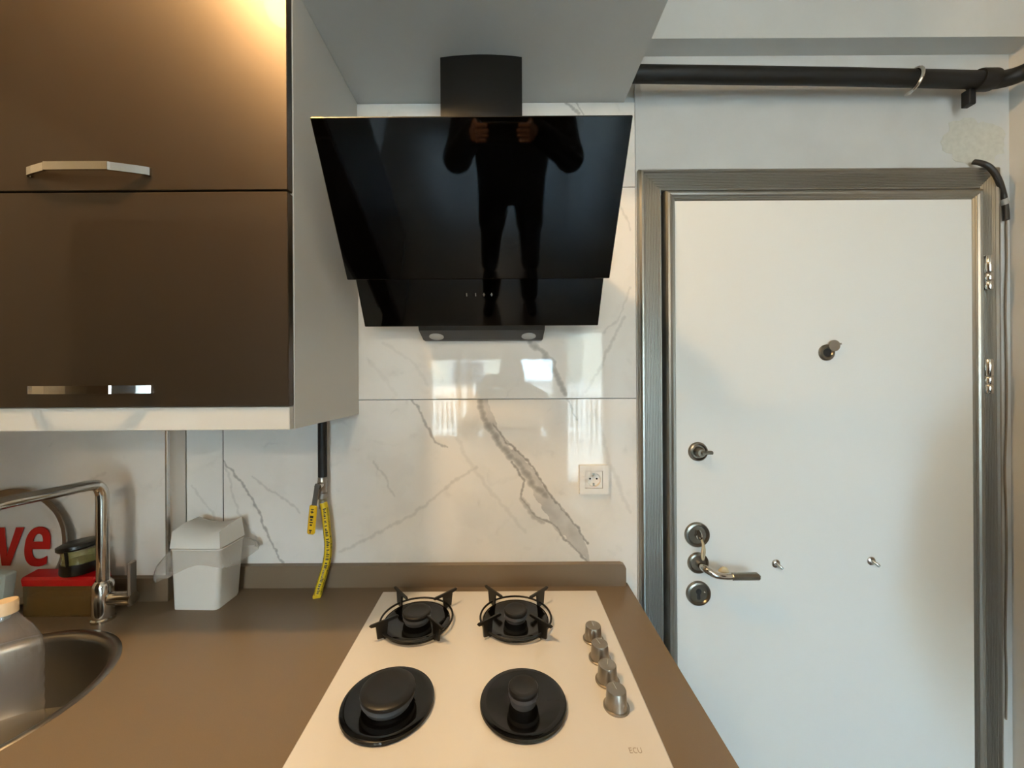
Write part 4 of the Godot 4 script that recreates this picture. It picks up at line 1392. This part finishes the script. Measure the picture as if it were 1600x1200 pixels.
# ------------------------------------------------------------------ pipe, cable and patch by the door
func right_things() -> void:
	var s := st()
	var a := w(0.346, 0.801, 1.007)
	var g := thing("ceiling_pipe", "black gas pipe running along the wall above the door", "pipe", a)
	var pts := [a, w(0.9, 0.802, 1.022), w(1.30, 0.802, 1.036), w(1.345, 0.802, 1.034), w(1.375, 0.804, 1.015), w(1.385, 0.808, 0.98), w(1.388, 0.812, 0.60), w(1.388, 0.812, 0.10)]
	var loc := []
	for p in [pts[0], pts[1], pts[2]]: loc.append(p - a)
	loc.append_array(smooth([pts[2] - a, pts[3] - a, pts[4] - a, pts[5] - a], 6).slice(1))
	loc.append_array([pts[6] - a, pts[7] - a])
	tube(s, loc, 0.0208, 24)
	part("pipe", s, M.pipe_black, g)
	s = st()
	lathe(s, [Vector2(0.0, -0.022), Vector2(0.0255, -0.022), Vector2(0.0265, -0.018), Vector2(0.0265, 0.018), Vector2(0.0255, 0.022), Vector2(0.0, 0.022)], 28, Transform3D(Basis(Vector3.UP, Vector3.RIGHT, Vector3(0, 0, -1)), w(1.30, 0.802, 1.036) - a))
	part("elbow_collar", s, M.pipe_black, g)
	s = st()
	box(s, w(1.266, 0.742, 1.062) - a, w(1.284, 0.785, 1.040) - a, 0.002)
	part("bracket", s, M.pipe_black, g)
	# clamp ring
	s = st()
	var c := px(1425, 127, 1.025) - a
	var ring := []
	for k in 15:
		var t := -PI * 0.62 + PI * 1.24 * k / 14.0
		ring.append(c + Vector3(0.006 * sin(t) , sin(t) * 0.030, cos(t) * 0.0265))
	tube(s, ring, 0.0045, 12)
	part("clamp", s, M.chrome, g)
	# conduit over the casing corner
	var cd := DW - 0.012
	s = st()
	var cp := []
	for q in [[1521, 253, cd], [1533, 255, cd - 0.012], [1547, 262, cd - 0.018], [1559, 279, cd - 0.018], [1567, 302, cd - 0.004], [1571, 325, cd], [1572, 344, cd]]: cp.append(px(q[0], q[1], q[2]))
	tube(s, smooth(cp, 6), 0.0068, 14)
	var cb := thing("cable_conduit", "short dark grey cable sleeve bent over the corner of the door casing", "cable", Vector3.ZERO)
	part("sleeve", s, M.conduit, cb)
	s = st()
	tube(s, [px(1567.5, 311, cd - 0.002), px(1570.5, 319, cd)], 0.0085, 14)
	part("tape", s, M.tape, cb)
	s = st()
	var wp := []
	for k in 13:
		wp.append(px(1572 + [0, 1, -1, 0, 1, 0, -2, 0, 1, 0, -1, 1, 0][k], 344 + k * 65, DW - 0.004))
	tube(s, smooth(wp, 4), 0.0022, 8)
	part("wire", s, M.wire, cb)
	# plaster repair
	s = st()
	var poly := []
	var nz := FastNoiseLite.new()
	nz.seed = 12; nz.frequency = 1.2
	for k in 40:
		var t := TAU * k / 40
		poly.append(Vector2(cos(t) * 0.088, sin(t) * 0.066) * (1.0 + 0.35 * nz.get_noise_2d(cos(t) * 1.5, sin(t) * 1.5)))
	prism(s, poly, 0.0, 0.0006)
	var f := part("plaster_patch", s, M.filler)
	f.position = px(1522, 222, DW)
	tag(f, "rough yellowish filler patch on the wall above the casing corner", "plaster patch")

# ------------------------------------------------------------------ garden seen in the reflections
func outside() -> void:
	var s := st()
	box(s, Vector3(-16, -0.5, ZB + 0.25), Vector3(16, -0.15, 26))
	var o := part("garden_ground", s, M.paving)
	tag(o, "pale paved ground outside the window", "ground", "", "structure")
	var zf := 7.5
	var fn := thing("garden_fence", "white picket fence across the garden outside the window", "fence", Vector3(0, -0.15, zf))
	for y in [0.35, 1.35]:
		s = st()
		box(s, Vector3(-6, y - 0.04, -0.02), Vector3(6, y + 0.04, 0.02))
		part("rail", s, M.fence_white, fn)
	var pk := st()
	box(pk, Vector3(-0.03, 0.05, -0.045), Vector3(0.03, 1.5, -0.021), 0.004)
	pk.generate_normals()
	var pm := pk.commit()
	for k in 97:
		part("picket", pm, M.fence_white, fn, Vector3(-6 + 0.125 * k, 0, 0))
	for k in 7:
		s = st()
		box(s, Vector3(-0.06, 0, -0.02), Vector3(0.06, 1.62, 0.10))
		part("post", s, M.fence_white, fn, Vector3(-6 + 2.0 * k, 0, 0.021))
	var hz := FastNoiseLite.new()
	hz.seed = 3; hz.frequency = 0.9
	var hg := thing("hedge", "clipped green hedge behind the white fence", "hedge", Vector3(0, -0.15, 8.6))
	s = st()
	s.set_smooth_group(-1)
	var nx := 60
	for i in nx:
		var xa := -8.0 + 16.0 * i / nx; var xb := -8.0 + 16.0 * (i + 1) / nx
		for j in 12:
			var ya := 1.2 * j / 12; var yb := 1.2 * (j + 1) / 12
			var fz := func(x: float, y: float) -> Vector3: return Vector3(x, y * (1 + 0.12 * hz.get_noise_2d(x, 9.0)), -0.35 * (1 - pow(y / 2.4, 4)) + 0.16 * hz.get_noise_2d(x * 2, y * 2))
			quad_dir(s, fz.call(xa, ya), fz.call(xb, ya), fz.call(xb, yb), fz.call(xa, yb), Vector3(0, 0, -1))
		var e0 := Vector3(xa, 1.2 * (1 + 0.12 * hz.get_noise_2d(xa, 9.0)), 0); var e1 := Vector3(xb, 1.2 * (1 + 0.12 * hz.get_noise_2d(xb, 9.0)), 0)
		quad_dir(s, e0, e1, e1 + Vector3(0, -0.1, 0.9), e0 + Vector3(0, -0.1, 0.9), Vector3.UP)
		quad_dir(s, Vector3(xa, 0, 0.9), Vector3(xb, 0, 0.9), e1 + Vector3(0, -0.1, 0.9), e0 + Vector3(0, -0.1, 0.9), Vector3(0, 0, 1))
	part("foliage", s, M.hedge_green, hg)
	for e in [[-8.0, -0.1, "beige two-storey house beyond the hedge, facing the garden window", [-5.6, -3.2, -1.2]], [2.6, 9.0, "beige two-storey house beyond the hedge, facing the balcony door", [3.8, 5.8, 7.8]]]:
		var bd := thing("house", e[2], "building", Vector3((e[0] + e[1]) / 2, -0.15, 10.5), "houses beyond the hedge")
		s = st()
		var hw: float = (e[1] - e[0]) / 2
		box(s, Vector3(-hw, 0, 0), Vector3(hw, 6.6, 5))
		part("wall", s, M.render_beige, bd)
		for x in e[3]:
			for y in [1.0, 3.8]:
				var c: float = x - (e[0] + e[1]) / 2
				s = st()
				box(s, Vector3(c - 0.6, y, -0.04), Vector3(c + 0.6, y + 1.3, 0.0))
				var wn := part("window", s, M.window_frame, bd)
				s = st()
				box(s, Vector3(c - 0.52, y + 0.08, -0.05), Vector3(c + 0.52, y + 1.22, -0.04))
				part("pane", s, M.far_pane, wn)

# unseen coat, added on the side wall to shade the door's hinge side
func coat() -> void:
	var c := thing("coat", "unseen dark coat on a side wall hook, added to shade the door", "coat", Vector3(XR, 1.50, -0.32))
	var s := st()
	tube(s, [Vector3(-0.001, 0.0, 0), Vector3(-0.05, 0.0, 0), Vector3(-0.06, 0.03, 0)], 0.007, 10)
	part("hook", s, M.steel, c)
	var q := []
	q.append([Vector3(-0.13, -0.12, -0.08), Vector3(-0.16, -0.66, -0.10), 0.09, 0.125])
	q.append([Vector3(-0.13, -0.12, 0.08), Vector3(-0.16, -0.66, 0.10), 0.09, 0.125])
	q.append([Vector3(-0.085, -0.03, 0), Vector3(-0.11, -0.40, 0), 0.05, 0.10])
	q.append([Vector3(-0.22, -0.16, 0.10), Vector3(-0.29, -0.56, 0.12), 0.055, 0.06])
	q.append([Vector3(-0.22, -0.16, -0.10), Vector3(-0.29, -0.56, -0.12), 0.055, 0.06])
	part("cloth", nets(q, 0.014, 0.03), M.jacket, c)

# ------------------------------------------------------------------ the person taking the picture (seen in the reflections)
func people() -> void:
	var p := thing("person", "person in dark jacket and trousers standing with both arms raised holding a phone", "person", Vector3(0.05, 0, 0.58))
	var V := func(x: float, y: float, z: float) -> Vector3: return Vector3(x, y, z)
	var body := []
	# trunk, neck
	body.append([V.call(-0.06, 0.93, 0), V.call(-0.075, 1.24, -0.05), 0.115, 0.112])
	body.append([V.call(0.06, 0.93, 0), V.call(0.075, 1.24, -0.05), 0.115, 0.112])
	body.append([V.call(-0.14, 1.30, -0.07), V.call(0.14, 1.30, -0.07), 0.068, 0.068])
	body.append([V.call(0, 1.30, -0.07), V.call(0, 1.41, -0.09), 0.062, 0.055])
	for sg in [-1.0, 1.0]:
		body.append([V.call(sg * 0.085, 0.92, 0), V.call(sg * 0.125, 0.50, -0.005), 0.095, 0.062])
		body.append([V.call(sg * 0.125, 0.50, -0.005), V.call(sg * 0.155, 0.09, 0.01), 0.060, 0.040])
		body.append([V.call(sg * 0.155, 0.045, 0.04), V.call(sg * 0.175, 0.035, -0.14), 0.036, 0.030])
		body.append([V.call(sg * 0.190, 1.31, -0.07), V.call(sg * 0.270, 1.15, -0.29), 0.055, 0.044])
		body.append([V.call(sg * 0.270, 1.15, -0.29), V.call(sg * 0.125 - 0.04, 1.395, -0.475), 0.042, 0.027])
	var arms_end := []
	part("body", nets(body, 0.014, 0.035), M.skin, p)
	# jacket and trousers follow the body
	var jk := []
	for k in [0, 1, 2]: jk.append([body[k][0], body[k][1], body[k][2] + 0.022, body[k][3] + 0.022])
	for q in [-0.06, 0.06]: jk.append([V.call(q, 0.80, 0), V.call(q, 0.95, 0), 0.142, 0.140])
	jk.append([V.call(0, 1.31, -0.065), V.call(0, 1.365, -0.072), 0.070, 0.066])
	for k in [7, 8, 12, 13]: jk.append([body[k][0], body[k][1], body[k][2] + 0.022, body[k][3] + 0.018])
	part("jacket", nets(jk, 0.014, 0.03), M.jacket, p)
	var tr := []
	for k in [4, 5, 9, 10]: tr.append([body[k][0], body[k][1], body[k][2] + 0.018, body[k][3] + 0.026])
	part("trousers", nets(tr, 0.014, 0.02), M.trousers, p)
	var sh := []
	for k in [6, 11]: sh.append([body[k][0], body[k][1], 0.044, 0.036])
	var so := part("shoes", nets(sh, 0.012, 0.02), M.shoes, p)
	so.position.y = 0.009
	# head
	var hd := []
	var hc := Vector3(0.0, 1.485, -0.11)
	hd.append([hc + V.call(0, 0.03, 0.012), hc + V.call(0, 0.03, -0.012), 0.082, 0.078])
	hd.append([hc + V.call(0, -0.02, -0.025), hc + V.call(0, -0.075, -0.045), 0.060, 0.036])
	hd.append([hc + V.call(0, 0.0, -0.088), hc + V.call(0, -0.028, -0.100), 0.010, 0.014])     # nose
	hd.append([hc + V.call(-0.02, -0.058, -0.083), hc + V.call(0.02, -0.058, -0.083), 0.008, 0.008])   # mouth
	hd.append([hc + V.call(-0.035, 0.022, -0.078), hc + V.call(0.035, 0.022, -0.078), 0.012, 0.012])   # brow
	hd.append([hc + V.call(0, -0.06, 0.01), hc + V.call(0, -0.12, 0.02), 0.052, 0.052])
	for sg in [-1.0, 1.0]: hd.append([hc + V.call(sg * 0.080, 0.012, 0.0), hc + V.call(sg * 0.080, -0.025, -0.004), 0.014, 0.010])
	var head := part("head", nets(hd, 0.006, 0.018), M.skin, p)
	for sg in [-1.0, 1.0]:
		var s := st()
		lathe(s, [Vector2(0, -0.009), Vector2(0.007, -0.006), Vector2(0.009, 0), Vector2(0.007, 0.006), Vector2(0, 0.009)], 14, Transform3D(Basis.IDENTITY, hc + V.call(sg * 0.031, 0.004, -0.080)))
		part("eye", s, M.hair, head)
	var hr := [[hc + V.call(0, 0.05, 0.022), hc + V.call(0, 0.052, -0.012), 0.083, 0.076], [hc + V.call(0, 0.0, 0.045), hc + V.call(0, -0.05, 0.05), 0.060, 0.045]]
	part("hair", nets(hr, 0.008, 0.02), M.hair, p)
	# hands closed on the ends of the phone
	for sg in [-1.0, 1.0]:
		var wr: Vector3 = V.call(sg * 0.125 - 0.04, 1.395, -0.475)
		var hx: float = -0.05 + sg * 0.082         # end of the phone in person space
		var hp := []
		hp.append([wr, V.call(hx + sg * 0.024, 1.425, -0.5250), 0.025, 0.022])
		hp.append([V.call(hx + sg * 0.026, 1.412, -0.5350), V.call(hx + sg * 0.022, 1.455, -0.5400), 0.019, 0.017])
		for k in 4:
			var y: float = 1.418 + k * 0.019
			var l: float = [0.030, 0.038, 0.040, 0.034][k]
			hp.append([V.call(hx + sg * 0.024, y, -0.5420), V.call(hx + sg * 0.016, y + 0.004, -0.5735), 0.0088, 0.0082])
			hp.append([V.call(hx + sg * 0.016, y + 0.004, -0.5735), V.call(hx + sg * 0.016 - sg * l, y + 0.006, -0.5775), 0.0082, 0.0072])
		hp.append([V.call(hx + sg * 0.022, 1.412, -0.5280), V.call(hx + sg * 0.004, 1.432, -0.5380), 0.0105, 0.0095])
		hp.append([V.call(hx + sg * 0.004, 1.432, -0.5380), V.call(hx - sg * 0.020, 1.444, -0.5405), 0.0092, 0.0078])
		part("hand", nets(hp, 0.004, 0.006), M.skin, p)
	var ph := thing("phone", "dark smartphone held sideways in both hands", "phone", Vector3(0, EYE - 0.005, 0.0205))
	var s := st()
	box(s, Vector3(-0.077, -0.037, -0.004), Vector3(0.077, 0.037, 0.004), 0.003)
	part("case", s, M.phone_black, ph)
